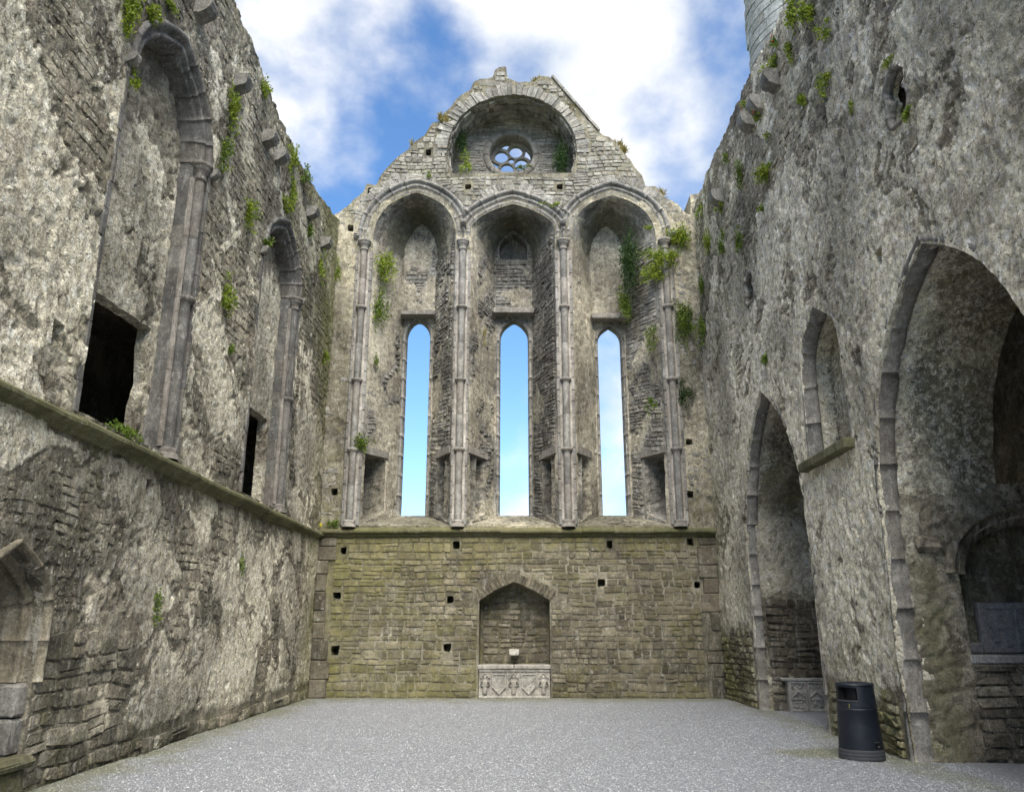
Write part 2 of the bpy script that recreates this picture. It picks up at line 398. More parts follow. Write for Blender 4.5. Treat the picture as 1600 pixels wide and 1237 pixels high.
# ---- voussoirs: wedge stones along a path in wall coordinates
def path_pts(poly, n):
    P = np.asarray(poly, float); d = np.concatenate([[0], np.cumsum(np.hypot(*np.diff(P, axis=0).T))]); t = np.linspace(0, d[-1], n)
    return np.stack([np.interp(t, d, P[:, 0]), np.interp(t, d, P[:, 1])], 1), d[-1]
def path_nrm(Q, flip=1):
    T = np.gradient(Q, axis=0); T /= np.linalg.norm(T, axis=1)[:, None] + 1e-9
    return np.stack([T[:, 1], -T[:, 0]], 1) * flip
def voussoirs(path, w0, w1, h0, h1, size, P, mat, parent, name='voussoir', flip=1, jit=0.012, sub=1, gap=0.012, limit=None, seed=2, attrs_fn=None):
    """ring of stones between offsets w0 and w1 outside the path, standing h1 proud and h0 deep; flip=1 when the path runs counter-clockwise round the opening"""
    _, L = path_pts(path, 2); n = max(3, round(L / size)); r = random.Random(seed)
    fine, _ = path_pts(path, n * 8 + 1); N = path_nrm(fine, flip)
    cuts = [0] + [i * 8 + r.randint(-1, 1) for i in range(1, n)] + [n * 8]
    for i in range(n):
        a, b = cuts[i], cuts[i + 1]; ww = w1 + r.uniform(-1, 1) * jit * 4; hj = h1 + r.uniform(-1, 1) * jit
        ids = [a, (a + b) // 2, b]; g = gap / max(L / n, .01)
        pts = []
        for q, id_ in enumerate(ids):
            p, nn = fine[id_], N[id_]; tt = fine[ids[2]] - fine[ids[0]]
            sh = (g if q == 0 else -g if q == 2 else 0) * 0.5
            pts.append((p + tt * sh, nn))
        v = []
        for hh_, wi, wo in ((h0, w0, ww), (hj, w0 + 0.012, ww - 0.012)):
            for p, nn in pts: v.append((p[0] + nn[0] * wi, p[1] + nn[1] * wi, hh_ + (r.uniform(-1, 1) * jit if hh_ == hj else 0)))
            for p, nn in pts[::-1]: v.append((p[0] + nn[0] * wo, p[1] + nn[1] * wo, hh_ + (r.uniform(-1, 1) * jit if hh_ == hj else 0)))
        v = np.array(v)
        if limit: v[:, 0] = np.clip(v[:, 0], limit[0], limit[1])
        co = P(v[:, 0], v[:, 1], v[:, 2]); f = [[k, (k + 1) % 6, 6 + (k + 1) % 6, 6 + k] for k in range(6)] + [[6, 7, 10, 11], [7, 8, 9, 10], [0, 5, 4, 1], [1, 4, 3, 2]]
        at = {'rnd': np.full(12, r.random())}
        me = mesh_np(name, co, [np.array(f)], at); link(name, me, mat, parent)
def sweep_stones(path, prof, size, P, mat, parent, name='arch_stone', flip=1, sub=5, gap=0.004, clampu=None, seed=1):
    """a moulded arch cut into stones: prof is a list of (offset outside the path, height proud of the wall)"""
    _, L = path_pts(path, 2); n = max(3, round(L / size)); r = random.Random(seed)
    fine, _ = path_pts(path, n * sub + 1); N = path_nrm(fine, flip); prof = np.array(prof); m = len(prof)
    for i in range(n):
        ids = np.arange(i * sub, (i + 1) * sub + 1); Q = fine[ids].copy(); NN = N[ids]
        tt = (Q[-1] - Q[0]); tt = tt / (np.linalg.norm(tt) + 1e-9); Q[0] += tt * gap / 2; Q[-1] -= tt * gap / 2
        dj = r.uniform(-.002, .002)
        u = Q[:, 0][:, None] + NN[:, 0][:, None] * prof[None, :, 0]; v = Q[:, 1][:, None] + NN[:, 1][:, None] * prof[None, :, 0]
        h = np.repeat(prof[None, :, 1], len(ids), 0) + dj
        h = h + 0.007 * fbm(u * 5 + h * 9, v * 5, 61, 2) - 0.022 * sstep(0.30, 0.5, noise2(u * 3.3 + 5, v * 3.3 + h * 6, 62)) * (np.arange(m) > 1)[None, :] * (np.arange(m) < m - 1)[None, :]
        if clampu: u = np.clip(u, clampu[0], clampu[1])
        co = P(u.ravel(), v.ravel(), h.ravel()); k = np.arange(len(ids) * m).reshape(len(ids), m)
        q = np.stack([k[:-1, :-1].ravel(), k[1:, :-1].ravel(), k[1:, 1:].ravel(), k[:-1, 1:].ravel()], 1)
        ends = np.array([list(k[0][::-1]), list(k[-1])])
        me = mesh_np(name, co, [q, ends], {'rnd': np.full(len(co), r.random())}, np.concatenate([np.ones(len(q), bool), [False, False]]))
        link(name, me, mat, parent)

# ------------------------------------------------------------------ materials
class NT:
    def __init__(s, name):
        s.m = bpy.data.materials.new(name); s.m.use_nodes = True; s.t = s.m.node_tree; s.t.nodes.clear()
        s.out = s.n('ShaderNodeOutputMaterial'); s.b = s.n('ShaderNodeBsdfPrincipled'); s.l(s.b.outputs[0], s.out.inputs['Surface'])
        s.pos = s.n('ShaderNodeNewGeometry').outputs['Position']
    def n(s, t, **kw):
        x = s.t.nodes.new(t)
        for k, v in kw.items(): setattr(x, k, v)
        return x
    def l(s, a, b): s.t.links.new(a, b)
    def vec(s, scale=(1, 1, 1), off=(0, 0, 0)):
        x = s.n('ShaderNodeMapping'); x.inputs['Scale'].default_value = scale; x.inputs['Location'].default_value = off; s.l(s.pos, x.inputs['Vector']); return x.outputs[0]
    def noise(s, scale, detail=5, rough=0.55, vec=None, dist=0.0, kind='FBM'):
        x = s.n('ShaderNodeTexNoise', noise_type=kind); x.inputs['Scale'].default_value = scale; x.inputs['Detail'].default_value = detail
        x.inputs['Roughness'].default_value = rough; x.inputs['Distortion'].default_value = dist; s.l(vec if vec is not None else s.pos, x.inputs['Vector']); return x.outputs['Fac']
    def voro(s, scale, feature='F1', vec=None, out='Distance'):
        x = s.n('ShaderNodeTexVoronoi', feature=feature); x.inputs['Scale'].default_value = scale; s.l(vec if vec is not None else s.pos, x.inputs['Vector']); return x.outputs[out]
    def rng(s, f, a, b, c=0.0, d=1.0, smooth=True):
        x = s.n('ShaderNodeMapRange'); x.interpolation_type = 'SMOOTHSTEP' if smooth else 'LINEAR'
        for k, v in (('From Min', a), ('From Max', b), ('To Min', c), ('To Max', d)): x.inputs[k].default_value = v
        s.l(f, x.inputs['Value']); return x.outputs[0]
    def math(s, op, a, b=None, clamp=False):
        x = s.n('ShaderNodeMath', operation=op); x.use_clamp = clamp
        for i, q in enumerate((a, b)):
            if q is None: continue
            if isinstance(q, (int, float)): x.inputs[i].default_value = q
            else: s.l(q, x.inputs[i])
        return x.outputs[0]
    def mix(s, f, a, b, mode='MIX'):
        x = s.n('ShaderNodeMix', data_type='RGBA', blend_type=mode)
        for i, q in ((0, f), (6, a), (7, b)):
            if isinstance(q, (int, float)): x.inputs[i].default_value = q
            elif isinstance(q, tuple): x.inputs[i].default_value = q if len(q) == 4 else q + (1,)
            else: s.l(q, x.inputs[i])
        return x.outputs[2]
    def ramp(s, f, stops):
        x = s.n('ShaderNodeValToRGB'); e = x.color_ramp.elements
        while len(e) < len(stops): e.new(0.5)
        for el, (p, c) in zip(e, stops): el.position = p; el.color = c + (1,)
        s.l(f, x.inputs[0]); return x.outputs[0]
    def attr(s, name): return s.n('ShaderNodeAttribute', attribute_name=name).outputs['Fac']
    def bump(s, f, strength, dist, prev=None):
        x = s.n('ShaderNodeBump'); x.inputs['Strength'].default_value = strength; x.inputs['Distance'].default_value = dist; s.l(f, x.inputs['Height'])
        if prev is not None: s.l(prev, x.inputs['Normal'])
        return x.outputs[0]
    def done(s, col, rough=0.9, normal=None, spec=0.25):
        if isinstance(col, tuple): s.b.inputs['Base Color'].default_value = col + (1,)
        else: s.l(col, s.b.inputs['Base Color'])
        if isinstance(rough, (int, float)): s.b.inputs['Roughness'].default_value = rough
        else: s.l(rough, s.b.inputs['Roughness'])
        s.b.inputs['Specular IOR Level'].default_value = spec
        if normal is not None: s.l(normal, s.b.inputs['Normal'])
        return s.m

def stone_mat(name, dark, mid, light, green=(0.12, 0.115, 0.055), green_amt=0.0, green_scale=0.5, lichen=0.25, streak=0.3, bump=0.6, attr_rnd=True, plaster=None, plaster_b=None, rndamt=0.45, moss_attr=True, flake=0.0):
    t = NT(name)
    def scale(col, f):
        cc = t.n('ShaderNodeCombineXYZ')
        for i in range(3): t.l(f, cc.inputs[i])
        return t.mix(1.0, col, cc.outputs[0], 'MULTIPLY')
    a = t.noise(1.6, 7, 0.7, dist=0.4)
    col = t.ramp(a, [(0.32, dark), (0.5, mid), (0.68, light)])
    if attr_rnd:
        r = t.attr('rnd'); col = scale(col, t.rng(r, 0, 1, 1 - rndamt, 1 + rndamt, False))
        hf = t.math('FRACT', t.math('MULTIPLY', r, 37.7))
        col = t.mix(t.rng(hf, 0.3, 1.0, 0.0, 0.40), col, t.mix(0.5, col, (0.25, 0.20, 0.15)))
    if plaster:
        pa = t.attr('plaster')
        wob = t.noise(13, 4, 0.75)
        pm = t.rng(t.math('ADD', pa, t.math('MULTIPLY', t.math('SUBTRACT', wob, 0.5), 1.9)), 0.36, 0.60)
        pv = t.noise(7.0, 6, 0.78, dist=0.5)
        pcol = t.ramp(pv, [(0.32, plaster_b), (0.5, plaster), (0.66, tuple(min(0.75, x * 1.55) for x in plaster))])
        col = t.mix(pm, col, pcol)
        worn = t.rng(t.noise(13.0, 5, 0.8, vec=t.vec((1, 1, 1), (5, 1, 2)), dist=0.6), 0.54, 0.60)      # where the skin has flaked off
        col = t.mix(t.math('MULTIPLY', worn, 0.80), col, tuple(x * 0.42 for x in plaster_b))
        cream = t.rng(t.noise(1.15, 6, 0.62, vec=t.vec(off=(8, 3, 1)), dist=0.4), 0.54, 0.66); col = t.mix(t.math('MULTIPLY', cream, 0.55), col, tuple(min(0.7, x * 1.12) for x in plaster))
        brown = t.rng(t.noise(1.5, 6, 0.66, vec=t.vec(off=(1, 13, 6)), dist=0.4), 0.54, 0.68); col = t.mix(t.math('MULTIPLY', brown, 0.55), col, (0.135, 0.115, 0.085))
        pink = t.rng(t.noise(0.9, 7, 0.65, vec=t.vec(off=(2, 7, 5))), 0.56, 0.66); col = t.mix(t.math('MULTIPLY', pink, 0.35), col, (0.33, 0.27, 0.22))
    col = scale(col, t.rng(t.noise(10, 4, 0.75), 0.3, 0.7, 0.66, 1.34, False))
    col = scale(col, t.rng(t.noise(42, 2, 0.7), 0.3, 0.7, 0.70, 1.30, False))
    if plaster: col = scale(col, t.rng(t.noise(0.38, 3, 0.55, vec=t.vec(off=(4, 4, 4))), 0.38, 0.62, 0.55, 1.22))
    if lichen:
        li = t.rng(t.noise(8, 5, 0.78), 0.58, 0.66); col = t.mix(t.math('MULTIPLY', li, lichen * 1.7), col, (0.50, 0.49, 0.45))
        lo = t.rng(t.noise(5.0, 5, 0.7, vec=t.vec(off=(9, 4, 2))), 0.62, 0.70); col = t.mix(t.math('MULTIPLY', lo, lichen), col, (0.27, 0.235, 0.13))
    if streak:
        sv = t.noise(1.0, 5, 0.66, vec=t.vec((7.5, 7.5, 1.3)))
        col = t.mix(t.math('MULTIPLY', t.rng(sv, 0.51, 0.66), streak), col, (0.08, 0.074, 0.064))
        sw = t.noise(1.0, 5, 0.7, vec=t.vec((9.5, 9.5, 1.8), (3, 8, 1)))
        col = t.mix(t.math('MULTIPLY', t.rng(sw, 0.54, 0.66), streak), col, (0.47, 0.46, 0.435))
    if moss_attr:
        mo = t.attr('moss'); gn = t.noise(2.3, 6, 0.75)
        gm = t.rng(t.math('ADD', mo, t.math('MULTIPLY', t.math('SUBTRACT', gn, 0.5), 1.8)), 0.20, 1.0)
        gc = t.mix(t.rng(t.noise(6, 5, 0.6), 0.35, 0.65), green, tuple(x * 1.7 for x in green))
        col = t.mix(t.math('MULTIPLY', gm, 0.62), col, gc)
    if green_amt:
        gm = t.rng(t.noise(green_scale, 7, 0.7), 0.62 - green_amt * 0.5, 0.80 - green_amt * 0.4); col = t.mix(t.math('MULTIPLY', gm, 0.6), col, green)
    n1 = t.bump(t.noise(16, 4, 0.75, dist=0.5), bump, 0.030)
    if flake:
        rd = t.noise(10.0, 3, 0.6, dist=1.0, kind='RIDGED_MULTIFRACTAL'); n1 = t.bump(rd, flake, 0.018, n1)
    n2 = t.bump(t.noise(55, 1, 0.7), bump * 0.8, 0.010, n1)
    return t.done(col, 0.93, n2, 0.2)

M = {}
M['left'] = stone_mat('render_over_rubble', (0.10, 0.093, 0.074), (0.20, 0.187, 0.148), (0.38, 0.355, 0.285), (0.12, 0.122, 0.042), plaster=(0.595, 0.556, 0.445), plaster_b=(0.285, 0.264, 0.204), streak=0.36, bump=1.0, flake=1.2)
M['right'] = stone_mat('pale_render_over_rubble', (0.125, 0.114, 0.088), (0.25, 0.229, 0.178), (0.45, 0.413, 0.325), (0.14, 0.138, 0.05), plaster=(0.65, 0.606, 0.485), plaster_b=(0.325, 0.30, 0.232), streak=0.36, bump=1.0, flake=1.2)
M['mortar'] = stone_mat('old_mortar', (0.11, 0.105, 0.085), (0.20, 0.19, 0.15), (0.30, 0.285, 0.235), (0.135, 0.125, 0.06), attr_rnd=False, bump=0.8, streak=0.25)
M['rubble'] = stone_mat('mossy_rubble', (0.07, 0.063, 0.048), (0.135, 0.123, 0.092), (0.245, 0.225, 0.172), (0.15, 0.142, 0.05), bump=0.6, streak=0.2, rndamt=0.42, lichen=0.3)
M['rubble_grey'] = stone_mat('grey_rubble', (0.13, 0.128, 0.122), (0.23, 0.225, 0.21), (0.36, 0.35, 0.325), (0.135, 0.125, 0.06), bump=0.75, streak=0.2, rndamt=0.32)
M['dressed'] = stone_mat('dressed_limestone', (0.125, 0.122, 0.118), (0.20, 0.196, 0.188), (0.29, 0.283, 0.268), (0.15, 0.14, 0.065), bump=0.3, streak=0.3, lichen=0.2, rndamt=0.14)
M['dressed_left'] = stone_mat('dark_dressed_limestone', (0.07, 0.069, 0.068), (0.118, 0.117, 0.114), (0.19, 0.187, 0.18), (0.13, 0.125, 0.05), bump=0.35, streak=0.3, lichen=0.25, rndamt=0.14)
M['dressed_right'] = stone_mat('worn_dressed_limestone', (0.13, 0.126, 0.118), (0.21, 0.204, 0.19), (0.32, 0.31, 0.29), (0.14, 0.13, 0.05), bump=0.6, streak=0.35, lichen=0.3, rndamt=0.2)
M['door'] = stone_mat('brown_door_stone', (0.10, 0.09, 0.066), (0.185, 0.167, 0.126), (0.29, 0.264, 0.205), (0.12, 0.12, 0.045), bump=0.6, streak=0.3, lichen=0.3, rndamt=0.2)
M['string'] = stone_mat('mossy_moulding', (0.07, 0.07, 0.045), (0.12, 0.12, 0.07), (0.19, 0.185, 0.11), (0.085, 0.085, 0.035), green_amt=0.4, bump=0.5, streak=0.2, lichen=0.2, rndamt=0.2)
M['tomb'] = stone_mat('carved_tomb_limestone', (0.24, 0.235, 0.22), (0.34, 0.33, 0.31), (0.44, 0.43, 0.40), bump=0.35, streak=0.15, lichen=0.3, rndamt=0.1, moss_attr=False)
M['tomb_dark'] = stone_mat('dark_carved_stone', (0.20, 0.20, 0.20), (0.31, 0.31, 0.305), (0.44, 0.44, 0.43), bump=0.45, streak=0.2, lichen=0.35, rndamt=0.15, moss_attr=False)
M['slate'] = stone_mat('blue_grey_slab', (0.12, 0.132, 0.152), (0.17, 0.185, 0.21), (0.24, 0.255, 0.28), bump=0.25, streak=0.1, lichen=0.1, rndamt=0.1, moss_attr=False)
M['tower'] = stone_mat('pale_tower_ashlar', (0.22, 0.235, 0.245), (0.32, 0.335, 0.345), (0.43, 0.44, 0.45), bump=0.4, streak=0.15, lichen=0.25, rndamt=0.25, moss_attr=False)
M['white'] = stone_mat('white_stone', (0.34, 0.335, 0.31), (0.45, 0.44, 0.41), (0.55, 0.54, 0.51), bump=0.2, streak=0, lichen=0, moss_attr=False)
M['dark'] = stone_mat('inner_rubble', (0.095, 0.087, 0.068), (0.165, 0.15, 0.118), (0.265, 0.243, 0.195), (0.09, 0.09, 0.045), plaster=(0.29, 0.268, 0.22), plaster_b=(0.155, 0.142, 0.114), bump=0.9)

def leaf_mat(name, c1, c2, c3):
    t = NT(name); r = t.attr('rnd'); col = t.ramp(r, [(0.0, c1), (0.5, c2), (1.0, c3)]); m = t.done(col, 0.55, None, 0.3)
    tr = t.n('ShaderNodeBsdfTranslucent'); t.l(col, tr.inputs['Color']); mx = t.n('ShaderNodeMixShader'); mx.inputs[0].default_value = 0.3
    t.l(t.b.outputs[0], mx.inputs[1]); t.l(tr.outputs[0], mx.inputs[2]); t.l(mx.outputs[0], t.out.inputs['Surface']); return m
M['leaf_bright'] = leaf_mat('fresh_leaf', (0.09, 0.15, 0.012), (0.21, 0.29, 0.028), (0.40, 0.45, 0.07))
M['leaf_mid'] = leaf_mat('green_leaf', (0.06, 0.11, 0.015), (0.13, 0.20, 0.03), (0.26, 0.33, 0.05))
M['leaf_dark'] = leaf_mat('ivy_leaf', (0.02, 0.05, 0.015), (0.04, 0.09, 0.025), (0.09, 0.15, 0.04))
M['leaf_dry'] = leaf_mat('dry_grass', (0.20, 0.17, 0.06), (0.32, 0.27, 0.10), (0.42, 0.36, 0.18))
M['flower'] = leaf_mat('red_flower', (0.35, 0.04, 0.03), (0.5, 0.08, 0.05), (0.6, 0.15, 0.08))
M['stem'] = leaf_mat('stem_brown', (0.06, 0.045, 0.03), (0.09, 0.07, 0.04), (0.12, 0.1, 0.05))
M['yellow'] = leaf_mat('yellow_flower', (0.6, 0.5, 0.02), (0.7, 0.6, 0.03), (0.8, 0.7, 0.05))

# ------------------------------------------------------------------ surfaces of the walls
def P_end(u, v, h): return np.stack([u, YE - h, v], -1)
def P_left(u, v, h): return np.stack([XL + h, u, v], -1)
def P_right(u, v, h): return np.stack([XR - h, u, v], -1)

def und(u, v, seed): return 0.05 * fbm(u * 0.35, v * 0.35, seed + 5, 2)
def plaster_mask(u, v, seed, bias=0.0):
    w = fbm(u * 0.9, v * 0.9, seed + 31, 2)
    n = fbm(u * 0.62 + w * 0.6, v * 0.62 - w * 0.6, seed + 1, 6, 0.68)
    return sstep(-0.16, 0.16, n + bias)
def rough_disp(u, v, seed, pl, amp=1.0):
    w1 = fbm(u * 2.6, v * 2.6, seed + 7, 2); w2 = fbm(u * 2.6 + 9, v * 2.6 + 4, seed + 8, 2)
    wu = u + 0.16 * w1; wv = v + 0.16 * w2
    rid = 1 - 2.2 * np.abs(noise2(wu * 4.2, wv * 3.4, seed + 9)); rid2 = 1 - 2.2 * np.abs(noise2(wu * 9, wv * 7.5, seed + 10))
    fine = fbm(u * 15, v * 13, seed + 11, 2)
    f1, f2, _ = worley(wu * 2.7, wv * 4.6, seed + 12)
    lump = sstep(0.03, 0.24, f2 - f1)
    pit = sstep(0.30, 0.5, noise2(wu * 6.5 + 3, wv * 5.2, seed + 13))
    pl2 = sstep(0.35, 0.65, pl + 0.35 * rid2 * 0.6 + 0.3 * fine)
    return und(u, v, seed) + amp * (pl2 * (0.022 + 0.006 * rid) + (1 - pl2) * (0.024 * lump - 0.008) + 0.006 * rid2 + 0.006 * fine - 0.022 * pit)
def lump_id(u, v, seed):
    w1 = fbm(u * 2.6, v * 2.6, seed + 7, 2); w2 = fbm(u * 2.6 + 9, v * 2.6 + 4, seed + 8, 2)
    return worley((u + 0.16 * w1) * 2.7, (v + 0.16 * w2) * 4.6, seed + 12)[2]
def lines(segs):
    out = []
    for a, b, s in segs:
        n = max(1, int(round((b - a) / s))); out += list(np.linspace(a, b, n, endpoint=False))
    return np.array(out + [segs[-1][1]])
def jag(pts, amp, step, seed):
    r = random.Random(seed); out = []
    for (a, b), (c, d) in zip(pts[:-1], pts[1:]):
        L = math.hypot(c - a, d - b); n = max(1, int(L / step))
        for i in range(n):
            t = i / n; out.append((a + (c - a) * t + r.uniform(-amp, amp) * (0.4 if i else 0), b + (d - b) * t + r.uniform(-amp, amp)))
    return out + [pts[-1]]

# ------------------------------------------------------------------ ground
t = NT('grass_ground'); col = t.mix(t.noise(3, 6), (0.05, 0.08, 0.02), (0.09, 0.13, 0.03)); M['grass'] = t.done(col, 0.9)
t = NT('gravel')
vc = t.n('ShaderNodeTexVoronoi', feature='F1'); vc.inputs['Scale'].default_value = 72; t.l(t.pos, vc.inputs['Vector'])
sepc = t.n('ShaderNodeSeparateColor'); t.l(vc.outputs['Color'], sepc.inputs[0])
col = t.ramp(sepc.outputs[0], [(0.0, (0.20, 0.21, 0.235)), (0.5, (0.30, 0.313, 0.342)), (1.0, (0.44, 0.454, 0.485))])
big = t.noise(0.7, 6, 0.6); col = t.mix(t.rng(big, 0.45, 0.7, 0, 0.3), col, (0.28, 0.28, 0.28))
alg = t.attr('moss'); gm = t.rng(t.math('ADD', alg, t.math('MULTIPLY', t.math('SUBTRACT', t.noise(1.6, 7, 0.7), 0.5), 1.2)), 0.3, 0.9)
col = t.mix(t.math('MULTIPLY', gm, 0.62), col, (0.16, 0.165, 0.07))
M['gravel'] = t.done(col, 0.9, t.bump(vc.outputs['Distance'], 1.0, 0.02), 0.2)
t = NT('pebble'); col = t.ramp(t.attr('rnd'), [(0.0, (0.19, 0.20, 0.225)), (0.4, (0.31, 0.323, 0.352)), (0.8, (0.42, 0.434, 0.462)), (1.0, (0.54, 0.552, 0.58))])
alg = t.attr('moss'); gm = t.rng(t.math('ADD', alg, t.math('MULTIPLY', t.math('SUBTRACT', t.noise(1.6, 7, 0.7), 0.5), 1.2)), 0.3, 0.9)
col = t.mix(t.math('MULTIPLY', gm, 0.6), col, (0.20, 0.205, 0.09)); M['pebble'] = t.done(col, 0.85, None, 0.25)

mb = MB(); mb.add([(-300, -300, -0.03), (300, -300, -0.03), (300, 300, -0.03), (-300, 300, -0.03)], [(0, 1, 2, 3)])
mb.build('ground', M['grass'], kind='structure', label='grassy ground outside the roofless church')
def floor_moss(x, y):
    d = np.minimum(np.minimum(np.abs(x - XL), np.where(x < XR + 0.3, np.abs(x - XR) + 0.3, 2.0)), np.abs(y - YE) * 0.55)
    near_bin = np.exp(-((x - 3.9) ** 2 + (y - 11.6) ** 2) / 0.5) * 0.8
    return np.clip(1.0 - d / 1.5, 0, 1) * 0.85 + near_bin
def floor_h(x, y): return 0.025 * fbm(x * 0.5, y * 0.5, 77, 3)
gx = lines([(-6.4, 10.0, 0.12)]); gy = lines([(-8, 6, 0.4), (6, 21.0, 0.1)])
uu, vv = np.meshgrid(gx, gy, indexing='ij'); k = np.arange(uu.size).reshape(uu.shape)
me = mesh_np('gravel_floor', np.stack([uu, vv, floor_h(uu, vv)], -1).reshape(-1, 3),
             [np.stack([k[:-1, :-1].ravel(), k[1:, :-1].ravel(), k[1:, 1:].ravel(), k[:-1, 1:].ravel()], 1)], {'moss': floor_moss(uu, vv).ravel()}, True)
link('gravel_floor', me, M['gravel'], kind='structure', label='pale grey gravel floor of the roofless choir')
# loose pebbles, denser and finer than anyone could count
npb = 110000
px = rng.uniform(XL + 0.02, XR + 0.5, npb * 2); py = 6.5 + (YE - 6.5) * rng.random(npb * 2) ** 1.5
keep = (rng.random(npb * 2) < np.clip(1.15 - (py - 8) / 16, 0.25, 1)); px, py = px[keep][:npb], py[keep][:npb]; npb = len(px)
sz = rng.uniform(0.005, 0.010, npb) * (1 + 0.5 * (rng.random(npb) > 0.9))
oct_ = np.array([(1, 0, 0), (0, 1, 0), (-1, 0, 0), (0, -1, 0), (0, 0, 0.75), (0, 0, -0.6)], float)
v = oct_[None] * (1 + rng.uniform(-0.35, 0.35, (npb, 6, 3))) * sz[:, None, None]
v[:, :, 0] += rng.uniform(-0.4, 0.4, (npb, 6)) * sz[:, None]; v[:, :, 1] += rng.uniform(-0.4, 0.4, (npb, 6)) * sz[:, None]
an = rng.uniform(0, 6.28, npb); ca, sa = np.cos(an)[:, None], np.sin(an)[:, None]
vx = v[:, :, 0] * ca - v[:, :, 1] * sa; vy = v[:, :, 0] * sa + v[:, :, 1] * ca
vz = v[:, :, 2] + (floor_h(px, py) + sz * 0.35)[:, None]
co = np.stack([vx + px[:, None], vy + py[:, None], vz], -1).reshape(-1, 3)
f8 = np.array([(0, 1, 4), (1, 2, 4), (2, 3, 4), (3, 0, 4), (1, 0, 5), (2, 1, 5), (3, 2, 5), (0, 3, 5)])
me = mesh_np('loose_gravel', co, [(f8[None] + (np.arange(npb) * 6)[:, None, None]).reshape(-1, 3)], {'rnd': np.repeat(rng.random(npb), 6), 'moss': np.repeat(floor_moss(px, py), 6)})
link('loose_gravel', me, M['pebble'], kind='stuff', label='loose pale grey gravel chips strewn over the choir floor', cat='gravel')

# ------------------------------------------------------------------ LEFT WALL
left = thing('left_wall', 'tall weathered side wall on the left with two blocked pointed windows', 'wall')
LA1 = dict(c=10.15, a=1.36, vs_=8.72, va=10.18); LA2 = dict(c=15.76, a=1.34, vs_=8.78, va=10.12)
def larch(d, v0=3.98, **k): return arch_poly(d['c'], d['a'], v0, d['vs_'], d['va'], 0.6, 0.45, 0.35, **k)
door_poly = arch_poly(8.13, 0.66, -0.3, 1.66, 2.38, 0.6, 0.45, 0.6)
lholes = [dict(poly=larch(LA1), depth=0.42, cap=False, rough=0.008, steps=3), dict(poly=larch(LA2), depth=0.42, cap=False, rough=0.008, steps=3),
          dict(poly=door_poly, depth=1.6, cap=True, rough=0.01, steps=5)]
for (u, v, w, h) in ((8.18, 4.67, 0.10, 0.14), (10.83, 3.42, 0.11, 0.13), (13.94, 5.77, 0.09, 0.10), (19.6, 6.1, 0.08, 0.11), (12.97, 6.15, 0.05, 0.06)):
    lholes.append(dict(poly=rect(u - w, u + w, v - h, v + h, 0.035), depth=0.5, rough=0.02, steps=3))
ltop = jag([(-4, 12.5), (4, 12.45), (8, 12.4), (11.7, 12.27), (12.9, 12.15), (14.6, 12.0), (16.8, 11.95), (18.3, 12.15), (19.4, 12.36), (20.25, 12.6), (20.9, 12.75)], 0.055, 0.22, 4)
lout = [(-4.0, -0.4), (20.9, -0.4)] + ltop[::-1]
def left_rub(u, v):   # 1 where the bare squared rubble shows low down near the door
    e = 10.9 + 0.5 * fbm(v * 1.2, u * 0.3, 3, 3)
    a = sstep(0.3, -0.25, u - e) * sstep(0.25, -0.2, v - (1.62 + 0.35 * fbm(u * 0.8, v * 0.2, 5, 3)))
    b = sstep(0.1, -0.1, v - (0.34 + 0.22 * fbm(u * 0.7, 1.0 + 0 * u, 6, 3)))
    return np.maximum(a, b)
def left_pl(u, v):
    b = 0.03 + 0.10 * sstep(3.6, 1.0, v) * sstep(10, 12, u) + 0.12 * sstep(4.0, 5.5, v) * sstep(7.5, 5.5, v) - 0.16 * sstep(6.0, 9.0, v) - 0.06 + 0.2 * sstep(18.7, 19.7, u) * sstep(4, 3, v)
    return plaster_mask(u, v, 100, b) * (1 - left_rub(u, v))
def left_disp(u, v):
    r = left_rub(u, v); return rough_disp(u, v, 100, left_pl(u, v), 1.0 - 0.85 * r)
def left_moss(u, v):
    m = 0.75 * np.exp(-np.abs(v - 3.72) / 0.14) * (v < 3.9) + 0.55 * sstep(18.2, 20.2, u) + 0.35 * np.exp(-np.maximum(v, 0) / 0.35) + 0.35 * sstep(12.5, 18, u) * sstep(6.5, 9.5, v) + 0.25 * sstep(10.5, 12.3, v)
    return np.clip(m + 0.10 + 0.18 * sstep(0.0, 0.4, fbm(u * 0.4, v * 0.4, 71, 3)), 0, 1)
def left_attr(u, v): return {'plaster': left_pl(u, v), 'moss': left_moss(u, v), 'rnd': 0.3 + 0.4 * lump_id(u, v, 100)}
Uv = lines([(-4, 6.2, 0.2), (6.2, 9, 0.030), (9, 13, 0.034), (13, 20.9, 0.042)]); Vv = lines([(-0.4, 8.0, 0.034), (8.0, 12.8, 0.042)])
grid_wall('masonry', Uv, Vv, P_left, left_disp, left_attr, M['left'], left, lholes, lout, 1.1)
